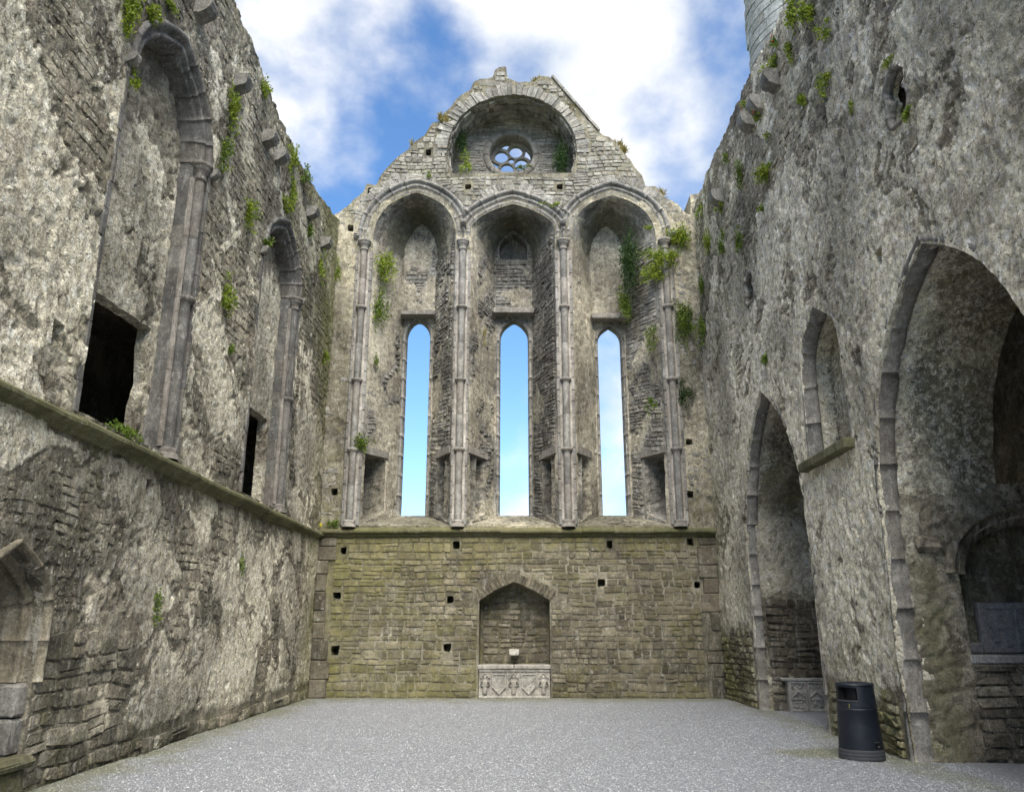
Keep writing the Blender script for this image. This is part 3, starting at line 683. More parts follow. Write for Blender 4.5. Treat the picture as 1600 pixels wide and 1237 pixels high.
# blocked panels set back in the two windows, each with a square-headed doorway to the wall passage
def P_lback(u, v, h): return np.stack([XL - 0.37 + h, u, v], -1)
def lb_pl(u, v): return plaster_mask(u, v, 140, 0.18 - 0.5 * sstep(8.2, 9.2, v))
def lb_disp(u, v): return rough_disp(u, v, 140, lb_pl(u, v), 1.15)
def lb_attr(u, v): return {'plaster': lb_pl(u, v), 'moss': 0.1 + 0 * u, 'rnd': 0.3 + 0.4 * lump_id(u, v, 140)}
for d, rc in ((LA1, [(9.25, 3.9), (11.0, 3.9), (10.96, 4.6), (11.08, 5.0), (10.97, 5.5), (11.0, 5.80), (9.25, 5.72)]), (LA2, [(15.1, 3.9), (16.62, 3.9), (16.60, 5.86), (15.1, 5.84)])):
    grid_wall('blocking', lines([(d['c'] - 1.5, d['c'] + 1.5, 0.036)]), lines([(3.7, 10.4, 0.036)]), P_lback, lb_disp, lb_attr, M['left'], left,
              [dict(poly=rc, depth=0.16, cap=False, rough=0.02, steps=3)])
# mural passage behind both openings: floor, roof, back and ends, open towards the doorways
mb = MB(); xa, xb = XL - 0.52, XL - 1.75
for q in (((xb, 8.4, 3.6), (xb, 18.2, 3.6), (xb, 18.2, 6.3), (xb, 8.4, 6.3)), ((xa, 8.4, 3.85), (xb, 8.4, 3.85), (xb, 18.2, 3.85), (xa, 18.2, 3.85)), ((xa, 8.4, 6.1), (xb, 8.4, 6.1), (xb, 18.2, 6.1), (xa, 18.2, 6.1)), ((xa, 8.4, 3.6), (xb, 8.4, 3.6), (xb, 8.4, 6.3), (xa, 8.4, 6.3)), ((xa, 18.2, 3.6), (xb, 18.2, 3.6), (xb, 18.2, 6.3), (xa, 18.2, 6.3)),
          ((xa, 11.1, 3.6), (xa, 15.05, 3.6), (xa, 15.05, 6.3), (xa, 11.1, 6.3)), ((xa, 16.68, 3.6), (xa, 18.2, 3.6), (xa, 18.2, 6.3), (xa, 16.68, 6.3)), ((xa, 8.4, 3.6), (xa, 9.2, 3.6), (xa, 9.2, 6.3), (xa, 8.4, 6.3)), ((xa, 8.4, 5.85), (xa, 18.2, 5.85), (xa, 18.2, 6.3), (xa, 8.4, 6.3)),
          ((XL - 0.44, 8.0, 6.35), (XL - 2.0, 8.0, 6.35), (XL - 2.0, 18.4, 6.35), (XL - 0.44, 18.4, 6.35))):  # added unseen sheet over the passage roof, blocks light from above
    mb.add(q, [(0, 1, 2, 3)], 0.4)
mb.build('wall_passage', M['dark'], left)
# moulded window arches, shafts, capitals, bases
MP_L = [(0.03, 0.0), (0.03, 0.045), (-0.02, 0.075), (-0.07, 0.05), (-0.09, 0.0), (-0.13, -0.03), (-0.17, 0.01), (-0.22, -0.005), (-0.235, -0.06), (-0.255, -0.09), (-0.275, -0.08), (-0.29, -0.11), (-0.30, -0.16), (-0.30, -0.40)]
def half_lathe(mb, cu, ch, prof, P, n=14, rnd=0.5):
    """a shaft engaged in a wall: prof is (radius, height)"""
    v = []; m = n
    for r, z in prof:
        for k in range(n):
            a = 2 * math.pi * k / n; v.append((cu + r * math.cos(a), z, ch + r * math.sin(a)))
    v = np.array(v); wob = 1 + 0.05 * fbm(v[:, 0] * 9 + v[:, 2] * 7, v[:, 1] * 4, 63, 2); v[:, 0] = cu + (v[:, 0] - cu) * wob; v[:, 2] = ch + (v[:, 2] - ch) * wob; co = P(v[:, 0], v[:, 1], v[:, 2])
    f = [[i * m + k, i * m + (k + 1) % m, (i + 1) * m + (k + 1) % m, (i + 1) * m + k] for i in range(len(prof) - 1) for k in range(n)]
    f.append(list(range(m))); f.append([(len(prof) - 1) * m + k for k in range(m)])
    mb.add(co.tolist(), f, rnd)
def shaft_stack(cu, ch, r, z0, z1, rings, P, parent, cap_h=0.30, fillets=True, rr=1.0, mat='dressed'):
    """base, drums between annulets, capital"""
    mb = MB(); half_lathe(mb, cu, ch, [(r * 2.0, z0), (r * 2.0, z0 + 0.05), (r * 1.75, z0 + 0.08), (r * 1.5, z0 + 0.09), (r * 1.75, z0 + 0.12), (r * 1.55, z0 + 0.16), (r * 1.1, z0 + 0.18)], P); mb.build('shaft_base', M[mat], parent, True)
    zs = [z0 + 0.17] + list(rings) + [z1 - cap_h]
    for a, b in zip(zs[:-1], zs[1:]):
        n = max(1, round((b - a) / 0.95)); h = (b - a) / n
        for i in range(n):
            y0, y1 = a + i * h + 0.004, a + (i + 1) * h - 0.004; mb = MB()
            half_lathe(mb, cu, ch, [(r * 0.97, y0), (r, y0 + 0.008), (r, y1 - 0.008), (r * 0.97, y1)], P, rnd=R_.random())
            if fillets:
                for s in (-1, 1): half_lathe(mb, cu + s * r * 1.35, ch - r * 0.75, [(r * 0.5, y0), (r * 0.5, y1)], P, 10)
            mb.build('shaft_drum', M[mat], parent, True)
    for z in rings:
        mb = MB(); half_lathe(mb, cu, ch, [(r * 1.0, z - 0.07), (r * 1.3, z - 0.045), (r * 1.65, z - 0.01), (r * 1.75, z + 0.025), (r * 1.5, z + 0.05), (r * 1.0, z + 0.055)], P); mb.build('annulet', M[mat], parent, True)
    zc = z1 - cap_h; mb = MB()
    half_lathe(mb, cu, ch, [(r, zc), (r * 1.3, zc + 0.01), (r * 1.3, zc + 0.04), (r * 1.05, zc + 0.055), (r * 1.15, zc + 0.11), (r * 1.5, zc + 0.17), (r * 1.85, zc + 0.205), (r * 1.7, zc + 0.225), (r * 2.1, zc + 0.24), (r * 2.15, zc + 0.275), (r * 1.9, zc + 0.30)], P, 18)
    mb.build('capital', M[mat], parent, True)
for d in (LA1, LA2):
    side = arch_side(d['c'], d['a'], d['vs_'], d['va'], 0.6, 0.45, 0.35, 24)
    path = side + [(2 * d['c'] - x, y) for x, y in side[::-1]][1:]
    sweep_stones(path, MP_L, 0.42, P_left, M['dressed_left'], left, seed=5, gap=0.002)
    for s in (-1, 1):
        shaft_stack(d['c'] + s * (d['a'] - 0.15), -0.05 if s > 0 else -0.22, 0.086, 3.93, d['vs_'] + 0.02, (6.4,), P_left, left, mat='dressed_left')
        for i in range(13):      # plain jamb blocks behind the shaft
            z0 = 3.95 + i * (d['vs_'] - 3.95) / 13; z1 = 3.95 + (i + 1) * (d['vs_'] - 3.95) / 13; mb = MB()
            y0, y1 = sorted((d['c'] + s * (d['a'] + 0.06), d['c'] + s * (d['a'] - (0.28 if s > 0 else 0.06))))
            mb.box(XL - 0.42, XL - 0.12 + R_.uniform(-.002, .002), y0, y1, z0 + 0.0008, z1 - 0.0008, 0, R_.random(), 0.002); mb.build('jamb_block', M['dressed_left'], left)
            w_ = R_.choice((0.05, 0.09)); mb = MB(); y0, y1 = sorted((d['c'] + s * (d['a'] - 0.015), d['c'] + s * (d['a'] + w_)))
            mb.box(XL - 0.3, XL + 0.03 + R_.uniform(-.006, .006), y0, y1, z0 + 0.002, z1 - 0.002, 0.002, R_.random(), 0.006); mb.build('jamb_block', M['dressed_left'], left)
# string course, cut into lengths
def string_course(axis_pts, zt, P, parent, seed, proj=0.17):
    r = random.Random(seed); u = axis_pts[0]
    while u < axis_pts[1] - 0.05:
        L = min(r.uniform(0.7, 1.25), axis_pts[1] - u); dz = r.uniform(-.012, .012); dp = r.uniform(-.012, .012)
        prof = [(-0.2, zt - 0.16), (0.02, zt - 0.16), (0.06, zt - 0.13), (0.07, zt - 0.10), (proj - 0.03 + dp, zt - 0.075), (proj + dp, zt - 0.05), (proj + dp, zt - 0.01), (proj - 0.02 + dp, zt + 0.01), (0.0, zt + 0.09), (-0.2, zt + 0.10)]
        n = 7; uu_ = np.linspace(u + 0.003, u + L - 0.003, n); v = []
        for q in uu_:
            w = 0.008 * float(noise2(np.array(q * 3), np.array(zt), seed))
            for h, z in prof: v.append((q, z + dz + w, h + w))
        v = np.array(v); co = P(v[:, 0], v[:, 1], v[:, 2]); m = len(prof); k = np.arange(n * m).reshape(n, m)
        q = np.stack([k[:-1, :-1].ravel(), k[1:, :-1].ravel(), k[1:, 1:].ravel(), k[:-1, 1:].ravel()], 1)
        me = mesh_np('string_course', co, [q, np.array([list(k[0]), list(k[-1][::-1])])], {'rnd': np.full(len(co), r.random()), 'moss': np.full(len(co), 0.55)})
        link('string_course', me, M['string'], parent); u += L
string_course((-3.5, 20.2), 3.84, P_left, left, 3)
# corbels near the wall head
def corbel(u, v, P, parent, w=0.27, d=0.27, hgt=0.27, rough=0.012, seed=0):
    r = random.Random(seed); prof = [(-0.1, 0), (d, 0), (d + 0.01, -hgt * 0.25)] + [(d * math.cos(a), -hgt * 0.3 - hgt * 0.7 * math.sin(a)) for a in np.linspace(0.1, 1.45, 7)] + [(-0.1, -hgt)]
    vv_ = []
    for x in (-w / 2, -w / 4, w / 4, w / 2):
        for h, z in prof: vv_.append((u + x + r.uniform(-rough, rough), v + z + hgt / 2 + r.uniform(-rough, rough), h + r.uniform(-rough, rough)))
    vv_ = np.array(vv_); co = P(vv_[:, 0], vv_[:, 1], vv_[:, 2]); m = len(prof); k = np.arange(4 * m).reshape(4, m)
    q = np.array([[k[i, j], k[i + 1, j], k[i + 1, (j + 1) % m], k[i, (j + 1) % m]] for i in range(3) for j in range(m)])
    me = mesh_np('corbel', co, [q, np.array([list(k[0]), list(k[-1][::-1])])], {'rnd': np.full(len(co), 0.25 + 0.3 * r.random()), 'moss': np.full(len(co), 0.15)})
    link('corbel', me, M['rubble_grey'], parent)
for i, (u, v) in enumerate(((10.45, 10.93), (12.2, 10.9), (13.85, 10.88), (14.6, 10.95), (17.2, 11.1), (18.6, 11.0))): corbel(u, v, P_left, left, seed=i)
for i, (u, v) in enumerate(((8.75, 8.66), (11.62, 8.72), (14.36, 8.72), (17.16, 8.8))): corbel(u, v, P_left, left, 0.13, 0.14, 0.16, 0.01, seed=20 + i)    # worn head stops
# the small doorway low down at the near end
sd = arch_side(8.13, 0.66, 1.66, 2.38, 0.6, 0.45, 0.6, 16)
dpath = [(8.79, 1.06 + 0.56 * i / 8) for i in range(8)] + sd; dpath = dpath + [(2 * 8.13 - x, y) for x, y in dpath[::-1]][1:]
sweep_stones(dpath, [(0.08, -0.05), (0.08, 0.06), (0.045, 0.075), (0.02, 0.05), (0.0, 0.0), (0.03, -0.05), (0.03, -0.10), (-0.03, -0.13), (-0.08, -0.12), (-0.10, -0.16), (-0.06, -0.21), (-0.07, -0.26), (-0.13, -0.28), (-0.17, -0.31), (-0.18, -0.7)], 0.40, P_left, M['door'], left, 'door_arch_stone', seed=8)
for s in (-1, 1):
    for z0, z1 in ((-0.05, 0.36), (0.37, 0.72), (0.73, 1.05)):
        y0, y1 = sorted((8.13 + s * 0.44, 8.13 + s * 0.70)); mb = MB(); mb.box(XL - 0.75, XL - 0.04, y0, y1, z0, z1 - 0.005, 0.01, R_.random(), 0.03); mb.build('door_jamb_stone', M['dressed_right'], left)
mb = MB(); mb.box(XL - 0.5, XL + 0.15, 7.3, 8.80, 0.27, 0.37, 0.02, 0.6, 0.03); mb.build('door_step', M['string'], left)
mb = MB(); mb.box(XL - 0.5, XL + 0.11, 7.2, 8.74, -0.1, 0.262, 0.02, 0.4, 0.04); mb.build('door_step', M['string'], left)
# bare rubble stones low on the left wall
def bare_left(u, v):
    u = np.asarray(u, float); v = np.asarray(v, float)
    return lsol_m(u, v) & (left_pl(u, v) < 0.42) & (left_rub(u, v) < 0.4) & (np.abs(v - 3.86) > 0.2)
lsol_m = solid_fn([h['poly'] for h in lholes], lout, 0.16)
build_rubble(lay_rubble(6.3, 20.2, 0.5, 12.5, bare_left, (0.10, 0.24), (0.12, 0.34), 0.016, 23, wave=0.05, skip=0.12), P_left, lambda u, v: und(u, v, 100) + 0.008, 0.018, M['left'], left, 'facing_stone', 0, lambda u, v: {'plaster': 0.30 + 0 * u, 'moss': left_moss(u, v)})
lsol = solid_fn([h['poly'] for h in lholes])
def lsol2(u, v): return lsol(u, v) & (left_rub(u, v) > 0.5)
build_rubble(lay_rubble(8.82, 11.9, 0.02, 2.1, lsol2, (0.13, 0.30), (0.16, 0.46), 0.016, 21, wave=0.10), P_left, lambda u, v: und(u, v, 100) + 0.004, 0.032, M['left'], left, 'rubble_stone', 150, lambda u, v: {'plaster': 0 * u, 'moss': 0.1 + left_moss(u, v) * 0.7})
build_rubble(lay_rubble(11.3, 20.2, 0.0, 0.6, lsol2, (0.12, 0.22), (0.2, 0.6), 0.02, 22, wave=0.06), P_left, lambda u, v: und(u, v, 100), 0.05, M['left'], left, 'rubble_stone', 90, lambda u, v: {'plaster': 0 * u, 'moss': 0.1 + left_moss(u, v) * 0.7})

# ------------------------------------------------------------------ RIGHT WALL
right = thing('right_wall', 'tall weathered side wall on the right pierced by two pointed arches', 'wall')
RA1 = dict(c=8.95, a=1.93, vs_=3.0, va=6.10, k=(0.66, 0.46, 0.52)); RA2 = dict(c=15.62, a=1.88, vs_=3.0, va=6.20, k=(0.58, 0.42, 0.62))
def rarch(d): return arch_poly(d['c'], d['a'], -0.4, d['vs_'], d['va'], *d['k'], n=18)
niche_poly = arch_poly(12.45, 0.86, 4.26, 5.75, 6.72, 0.6, 0.4, 0.8)
ogee = [(8.97 + x * 1.45, 8.22 + y * 1.02) for x, y in ((0.0, -0.36), (0.14, -0.34), (0.19, -0.2), (0.17, -0.05), (0.10, 0.0), (0.17, 0.06), (0.19, 0.2), (0.12, 0.32), (0, 0.38), (-0.12, 0.32), (-0.19, 0.2), (-0.17, 0.06), (-0.10, 0.0), (-0.17, -0.05), (-0.19, -0.2), (-0.14, -0.34))]
slit = [(15.8 + x * 1.6, 8.52 + y * 0.85) for x, y in ((0.0, -0.36), (0.14, -0.34), (0.19, -0.2), (0.17, -0.05), (0.12, 0.0), (0.17, 0.06), (0.19, 0.2), (0.12, 0.32), (0, 0.38), (-0.12, 0.32), (-0.19, 0.2), (-0.17, 0.06), (-0.12, 0.0), (-0.17, -0.05), (-0.19, -0.2), (-0.14, -0.34))]
rholes = [dict(poly=rarch(RA1), depth=1.55, cap=False, rough=0.035, steps=30, smooth=True, depthfn=lambda u, v: np.where((u > 10) & (v < 3.2), 0.5, 1.55)), dict(poly=rarch(RA2), depth=1.55, cap=False, rough=0.035, steps=26, smooth=True),
          dict(poly=niche_poly, depth=0.5, cap=True, rough=0.03, steps=7), dict(poly=ogee, depth=0.16, cap=False, rough=0.004, steps=3), dict(poly=slit, depth=0.12, cap=False, rough=0.004, steps=3)]
for (u, v, w, h) in ((17.47, 7.74, 0.08, 0.16), (19.75, 7.64, 0.10, 0.14), (10.28, 8.87, 0.05, 0.10), (10.0, 6.42, 0.10, 0.12)):
    rholes.append(dict(poly=rect(u - w, u + w, v - h, v + h, 0.03), depth=0.4 if u != 10.0 else 0.06, rough=0.02, steps=3))
rtop = jag([(-4, 12.6), (6, 12.5), (9, 12.45), (11.9, 12.45), (13.2, 12.62), (14.7, 12.82), (17, 12.89), (20, 12.9), (20.9, 12.9)], 0.05, 0.22, 6)
rout = [(-4.0, -0.4), (20.9, -0.4)] + rtop[::-1]
def right_rub(u, v):
    a = sstep(16.9, 17.4, u) * sstep(0.2, -0.2, v - (1.55 + 0.45 * fbm(u * 1.1, v * 0.3, 15, 3)))
    b = sstep(10.6, 11.0, u) * sstep(13.9, 13.5, u) * sstep(0.2, -0.2, v - (0.75 + 0.6 * fbm(u * 0.8, v * 0.3, 16, 3)))
    return np.maximum(a, b)
def right_pl(u, v):
    b = 0.12 + 0.12 * sstep(8.5, 6, v) - 0.22 * sstep(8.0, 10.5, v) * sstep(9, 11, u)
    return plaster_mask(u, v, 200, b) * (1 - right_rub(u, v))
def right_disp(u, v): return rough_disp(u, v, 200, right_pl(u, v), 1.1 - 0.9 * right_rub(u, v))
def right_moss(u, v): return np.clip(0.5 * sstep(19.0, 20.2, u) * sstep(9, 4, v) + 0.35 * np.exp(-np.maximum(v, 0) / 0.6) + 0.22 * sstep(14, 19, u) * sstep(8, 11, v) + 0.15 * sstep(2.5, 0.5, v) + 0.06 + 0.18 * sstep(0.0, 0.4, fbm(u * 0.4, v * 0.4, 72, 3)), 0, 1)
def right_attr(u, v): return {'plaster': right_pl(u, v), 'moss': right_moss(u, v), 'rnd': 0.3 + 0.4 * lump_id(u, v, 200)}
Uv = lines([(-4, 6.0, 0.2), (6.0, 9, 0.030), (9, 13, 0.034), (13, 20.9, 0.042)]); Vv = lines([(-0.4, 8.0, 0.034), (8.0, 13.1, 0.042)])
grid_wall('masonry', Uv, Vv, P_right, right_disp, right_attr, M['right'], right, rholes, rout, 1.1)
for d, sd_ in ((RA1, 3), (RA2, 4)):      # dressed arrises of the two arches
    r = [(d['c'] + d['a'], -0.05 + (d['vs_'] + 0.05) * i / 8) for i in range(8)] + arch_side(d['c'], d['a'], d['vs_'], d['va'], *d['k'], n=24)
    path = r + [(2 * d['c'] - x, y) for x, y in r[::-1]][1:]
    sweep_stones(path, [(0.11, -0.03), (0.10, 0.026), (0.04, 0.030), (-0.025, -0.03), (-0.028, -0.16), (-0.025, -0.22), (0.05, -0.24)], 0.62, P_right, M['dressed_right'], right, 'arch_stone', seed=sd_, gap=0.004)
r = [(13.31, 4.3 + 1.45 * i / 6) for i in range(6)] + arch_side(12.45, 0.86, 5.75, 6.72, 0.6, 0.4, 0.8, 16)
path = r + [(2 * 12.45 - x, y) for x, y in r[::-1]][1:]
sweep_stones(path, [(0.06, -0.03), (0.05, 0.028), (0.01, 0.03), (-0.08, -0.10), (-0.10, -0.18), (-0.04, -0.22)], 0.6, P_right, M['dressed_right'], right, 'niche_jamb_stone', seed=9)
for a, b in ((11.50, 12.25), (12.26, 12.86), (12.87, 13.52)):
    mb = MB(); mb.box(XR - 0.17, XR + 0.4, a, b - 0.004, 4.12, 4.27, 0.008, R_.random(), 0.02); mb.build('niche_sill', M['string'], right)
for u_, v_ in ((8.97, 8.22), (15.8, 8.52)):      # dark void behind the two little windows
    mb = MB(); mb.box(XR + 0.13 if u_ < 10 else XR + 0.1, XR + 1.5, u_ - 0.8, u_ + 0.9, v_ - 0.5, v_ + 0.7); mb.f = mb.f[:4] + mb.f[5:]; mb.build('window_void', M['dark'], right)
def P_nback(u, v, h): return np.stack([XR + 0.42 - h, u, v], -1)
for poly, nm in ((ogee, 'ogee_surround'), (slit, 'slit_surround')):
    sweep_stones(poly + [poly[0]], [(0.07, -0.03), (0.06, 0.034), (0.0, 0.034), (-0.012, 0.02), (-0.015, -0.08), (0.03, -0.10)], 0.45, P_right, M['dressed_right'], right, 'window_surround', seed=12, gap=0.004)
for i, (u, v) in enumerate(((13.0, 11.5), (13.9, 11.62), (14.6, 11.72), (17.3, 11.5))): corbel(u, v, P_right, right, 0.32, 0.30, 0.34, seed=40 + i)
rsol = solid_fn([h['poly'] for h in rholes], None, 0.22)
rsol_m = solid_fn([h['poly'] for h in rholes], rout, 0.20)
def bare_right(u, v):
    u = np.asarray(u, float); v = np.asarray(v, float)
    return rsol_m(u, v) & (right_pl(u, v) < 0.42) & (right_rub(u, v) < 0.4)
build_rubble(lay_rubble(6.3, 20.2, 0.5, 12.8, bare_right, (0.10, 0.22), (0.12, 0.34), 0.016, 33, wave=0.05, skip=0.12), P_right, lambda u, v: und(u, v, 200) + 0.008, 0.018, M['right'], right, 'facing_stone', 0, lambda u, v: {'plaster': 0.30 + 0 * u, 'moss': right_moss(u, v)})
def rsol2(u, v): return rsol(u, v) & (right_rub(u, v) > 0.5)
build_rubble(lay_rubble(17.5, 20.2, 0.0, 2.2, rsol2, (0.11, 0.20), (0.18, 0.45), 0.016, 31, wave=0.05), P_right, lambda u, v: und(u, v, 200), 0.05, M['right'], right, 'rubble_stone', 110, lambda u, v: {'plaster': 0 * u, 'moss': 0.25 + right_moss(u, v)})
build_rubble(lay_rubble(11.1, 13.6, 0.0, 1.6, rsol2, (0.10, 0.22), (0.15, 0.40), 0.02, 32, wave=0.08), P_right, lambda u, v: und(u, v, 200), 0.055, M['right'], right, 'rubble_stone', 110, lambda u, v: {'plaster': 0 * u, 'moss': 0.25 + right_moss(u, v)})

# ---- chapel behind the right-hand arches
chapel = thing('side_chapel', 'dark vaulted chapel seen through the arches in the right wall', 'chapel')
def dk_pl(s, b=0.0): return lambda u, v: plaster_mask(u, v, s, b)
def dk_attr(s, b=0.0, moss=0.25): return lambda u, v: {'plaster': plaster_mask(u, v, s, b), 'moss': np.clip(moss * np.exp(-np.maximum(v, 0) / 1.5) + 0.08, 0, 1), 'rnd': 0.3 + 0.4 * lump_id(u, v, s)}
def dk_disp(s, b=0.0): return lambda u, v: rough_disp(u, v, s, plaster_mask(u, v, s, b), 1.3)
# wall facing the camera beside the nearer arch, with a round-headed tomb recess
YT = 10.84
def P_tomb(u, v, h): return np.stack([u, YT - h, v], -1)
tr_poly = arch_poly(6.83, 1.08, 1.26, 2.2, 3.02, 0.62, 0.55, 0.02, 14)
def tomb_pl(u, v): return plaster_mask(u, v, 310, 0.1 - 0.25 * sstep(1.6, 0.8, v))
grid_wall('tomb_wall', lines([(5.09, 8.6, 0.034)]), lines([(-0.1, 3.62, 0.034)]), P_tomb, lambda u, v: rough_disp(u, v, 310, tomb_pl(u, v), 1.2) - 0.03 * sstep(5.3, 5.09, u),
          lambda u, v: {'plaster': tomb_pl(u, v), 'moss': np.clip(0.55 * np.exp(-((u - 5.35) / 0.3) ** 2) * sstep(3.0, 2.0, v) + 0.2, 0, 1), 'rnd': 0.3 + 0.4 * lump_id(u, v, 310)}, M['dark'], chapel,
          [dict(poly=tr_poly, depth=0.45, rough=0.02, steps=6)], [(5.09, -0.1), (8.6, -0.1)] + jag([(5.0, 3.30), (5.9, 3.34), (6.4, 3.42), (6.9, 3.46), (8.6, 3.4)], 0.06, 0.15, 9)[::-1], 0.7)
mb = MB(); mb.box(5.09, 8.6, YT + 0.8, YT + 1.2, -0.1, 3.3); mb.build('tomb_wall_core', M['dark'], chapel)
sd = arch_side(6.83, 1.10, 2.28, 3.06, 0.62, 0.55, 0.02, 20); path = sd + [(2 * 6.83 - x, y) for x, y in sd[::-1]][1:]
sweep_stones(path, [(0.16, -0.03), (0.16, 0.09), (0.10, 0.13), (0.06, 0.11), (0.05, 0.05), (0.0, 0.06), (-0.03, 0.03), (-0.12, 0.0), (-0.14, -0.05), (-0.14, -0.2)], 0.36, P_tomb, M['dark'], chapel, 'tomb_arch_stone', seed=14)
mb = MB(); mb.box(5.22, 5.56, YT - 0.11, YT + 0.2, 2.55, 2.77, 0.03, 0.5, 0.05); mb.build('impost_block', M['dark'], chapel)
tbsol = solid_fn([tr_poly], None, 0.03)
build_rubble(lay_rubble(5.72, 8.5, 0.02, 1.16, tbsol, (0.11, 0.2), (0.3, 0.7), 0.016, 41, wave=0.03), P_tomb, lambda u, v: und(u, v, 310) + 0.02, 0.045, M['dark'], chapel, 'rubble_stone', 60, lambda u, v: {'plaster': 0 * u, 'moss': 0.2 + 0 * u})
for a, b in ((5.72, 6.45), (6.46, 7.2), (7.21, 7.95)):
    mb = MB(); mb.box(a, b - 0.005, YT - 0.07, YT + 0.7, 1.17, 1.27, 0.006, R_.random(), 0.015); mb.build('tomb_ledge', M['tomb_dark'], chapel)
mb = MB(); mb.box(5.8, 6.08, YT + 0.20, YT + 0.42, 1.275, 1.42, 0.01, 0.5, 0.03); mb.build('tomb_ledge', M['slate'], chapel)
# far wall of the chapel, facing the camera through the farther arch; inner side wall; vault
YF = 17.44
def P_far(u, v, h): return np.stack([u, YF - h, v], -1)
far_pl = lambda u, v: plaster_mask(u, v, 320, 0.25 - 0.6 * sstep(2.5, 1.9, v))
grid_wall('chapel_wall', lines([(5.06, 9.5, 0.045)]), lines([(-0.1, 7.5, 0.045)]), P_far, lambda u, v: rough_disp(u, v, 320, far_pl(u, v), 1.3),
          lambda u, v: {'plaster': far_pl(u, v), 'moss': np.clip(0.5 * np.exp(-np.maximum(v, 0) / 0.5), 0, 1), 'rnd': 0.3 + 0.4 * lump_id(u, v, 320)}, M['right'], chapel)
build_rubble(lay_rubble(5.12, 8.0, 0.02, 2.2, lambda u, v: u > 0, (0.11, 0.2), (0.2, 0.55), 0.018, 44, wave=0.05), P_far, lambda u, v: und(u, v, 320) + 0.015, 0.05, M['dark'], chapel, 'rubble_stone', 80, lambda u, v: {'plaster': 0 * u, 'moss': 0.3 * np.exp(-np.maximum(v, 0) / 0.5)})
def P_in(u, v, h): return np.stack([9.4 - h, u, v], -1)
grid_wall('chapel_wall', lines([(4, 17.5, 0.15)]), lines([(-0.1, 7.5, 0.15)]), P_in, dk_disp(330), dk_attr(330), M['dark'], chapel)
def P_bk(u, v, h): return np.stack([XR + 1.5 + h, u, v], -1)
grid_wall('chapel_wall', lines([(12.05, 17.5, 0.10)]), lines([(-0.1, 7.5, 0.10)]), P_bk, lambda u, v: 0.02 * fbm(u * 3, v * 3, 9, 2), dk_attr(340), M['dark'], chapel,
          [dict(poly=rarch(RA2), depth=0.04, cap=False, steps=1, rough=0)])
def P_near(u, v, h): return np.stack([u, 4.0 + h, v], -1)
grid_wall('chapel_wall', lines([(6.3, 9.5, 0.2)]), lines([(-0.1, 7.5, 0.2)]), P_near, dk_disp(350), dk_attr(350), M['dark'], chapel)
mb = MB(); mb.box(XR + 0.09, 9.8, 3.8, 18.0, 7.3, 7.7); mb.build('vault', M['dark'], chapel)  # unseen ceiling slab, extended over the hollow wall to keep sky light out
# carved slab standing in the tomb recess
slab = thing('memorial_slab', 'blue grey carved slab standing inside the dark tomb recess', 'slab')
mb = MB(); mb.box(6.10, 7.05, YT + 0.30, YT + 0.40, 1.28, 1.93, 0.006, 0.5, 0.012); mb.build('slab_plate', M['slate'], slab)
for x0, x1, z0, z1 in ((6.20, 6.56, 1.84, 1.88), (6.60, 7.0, 1.84, 1.88), (6.56, 6.60, 1.30, 1.9), (6.24, 6.34, 1.42, 1.70), (6.40, 6.5, 1.36, 1.6), (6.3, 6.46, 1.58, 1.66)):
    mb = MB(); mb.box(x0, x1, YT + 0.275, YT + 0.31, z0, z1, 0.008, 0.6, 0.012); mb.build('carved_rib', M['slate'], slab)
mb = MB(); mb.box(6.32, 6.95, YT - 0.095, YT + 0.2, 0.70, 1.02, 0.008, 0.5, 0.012); mb.build('slate_block', M['slate'], chapel)

# ------------------------------------------------------------------ END WALL
end = thing('end_wall', 'gabled end wall with three tall lancet windows and a round window above', 'wall')
REC = [dict(c=-2.90, a=1.15, vs_=12.0, va=13.45, k=(0.62, 0.55, 0.30), bc=-2.87, ba=0.47, bvs=11.9, bva=13.10, lc=(-2.88, 0.355, 9.55, 10.10), lin=(-3.36, -2.38, 10.12), cl=(-4.6, -1.548)),
       dict(c=-0.165, a=1.165, vs_=12.3, va=13.08, k=(0.35, 0.55, 0.26), bc=-0.15, ba=0.56, bvs=11.9, bva=12.92, lc=(-0.14, 0.42, 9.50, 10.09), lin=(-0.72, 0.44, 10.18), cl=(-1.542, 1.222)),
       dict(c=2.625, a=1.175, vs_=12.0, va=13.33, k=(0.62, 0.55, 0.32), bc=2.57, ba=0.48, bvs=11.9, bva=13.0, lc=(2.57, 0.35, 9.40, 9.90), lin=(2.05, 3.12, 10.0), cl=(1.228, 4.4))]
SILL, DEEP = 4.06, 1.25
def rec_front(d): return arch_poly(d['c'], d['a'], SILL, d['vs_'], d['va'], *d['k'], n=16, stilt=20, base=8)
def rec_back(d): return arch_poly(d['bc'], d['ba'], SILL + 0.36, d['bvs'], d['bva'], 0.6, 0.5, 0.4, n=16, stilt=20, base=8)
oc_a = [(-0.19 + 1.86 * math.cos(a), 14.80 + 1.84 * math.sin(a)) for a in np.linspace(-0.42, math.pi + 0.42, 44)]
niche_p = [(0.73, -0.3), (0.735, 2.24), (0.36, 2.47), (-0.13, 2.69), (-0.62, 2.47), (-0.99, 2.24), (-0.985, -0.3)]
eholes = [dict(poly=rec_front(d), depth=0.05, cap=False, rough=0.0, steps=1) for d in REC]
eholes.append(dict(poly=oc_a, depth=1.15, cap=False, rough=0.06, steps=10)); eholes.append(dict(poly=niche_p, depth=0.62, cap=True, rough=0.012, steps=6))
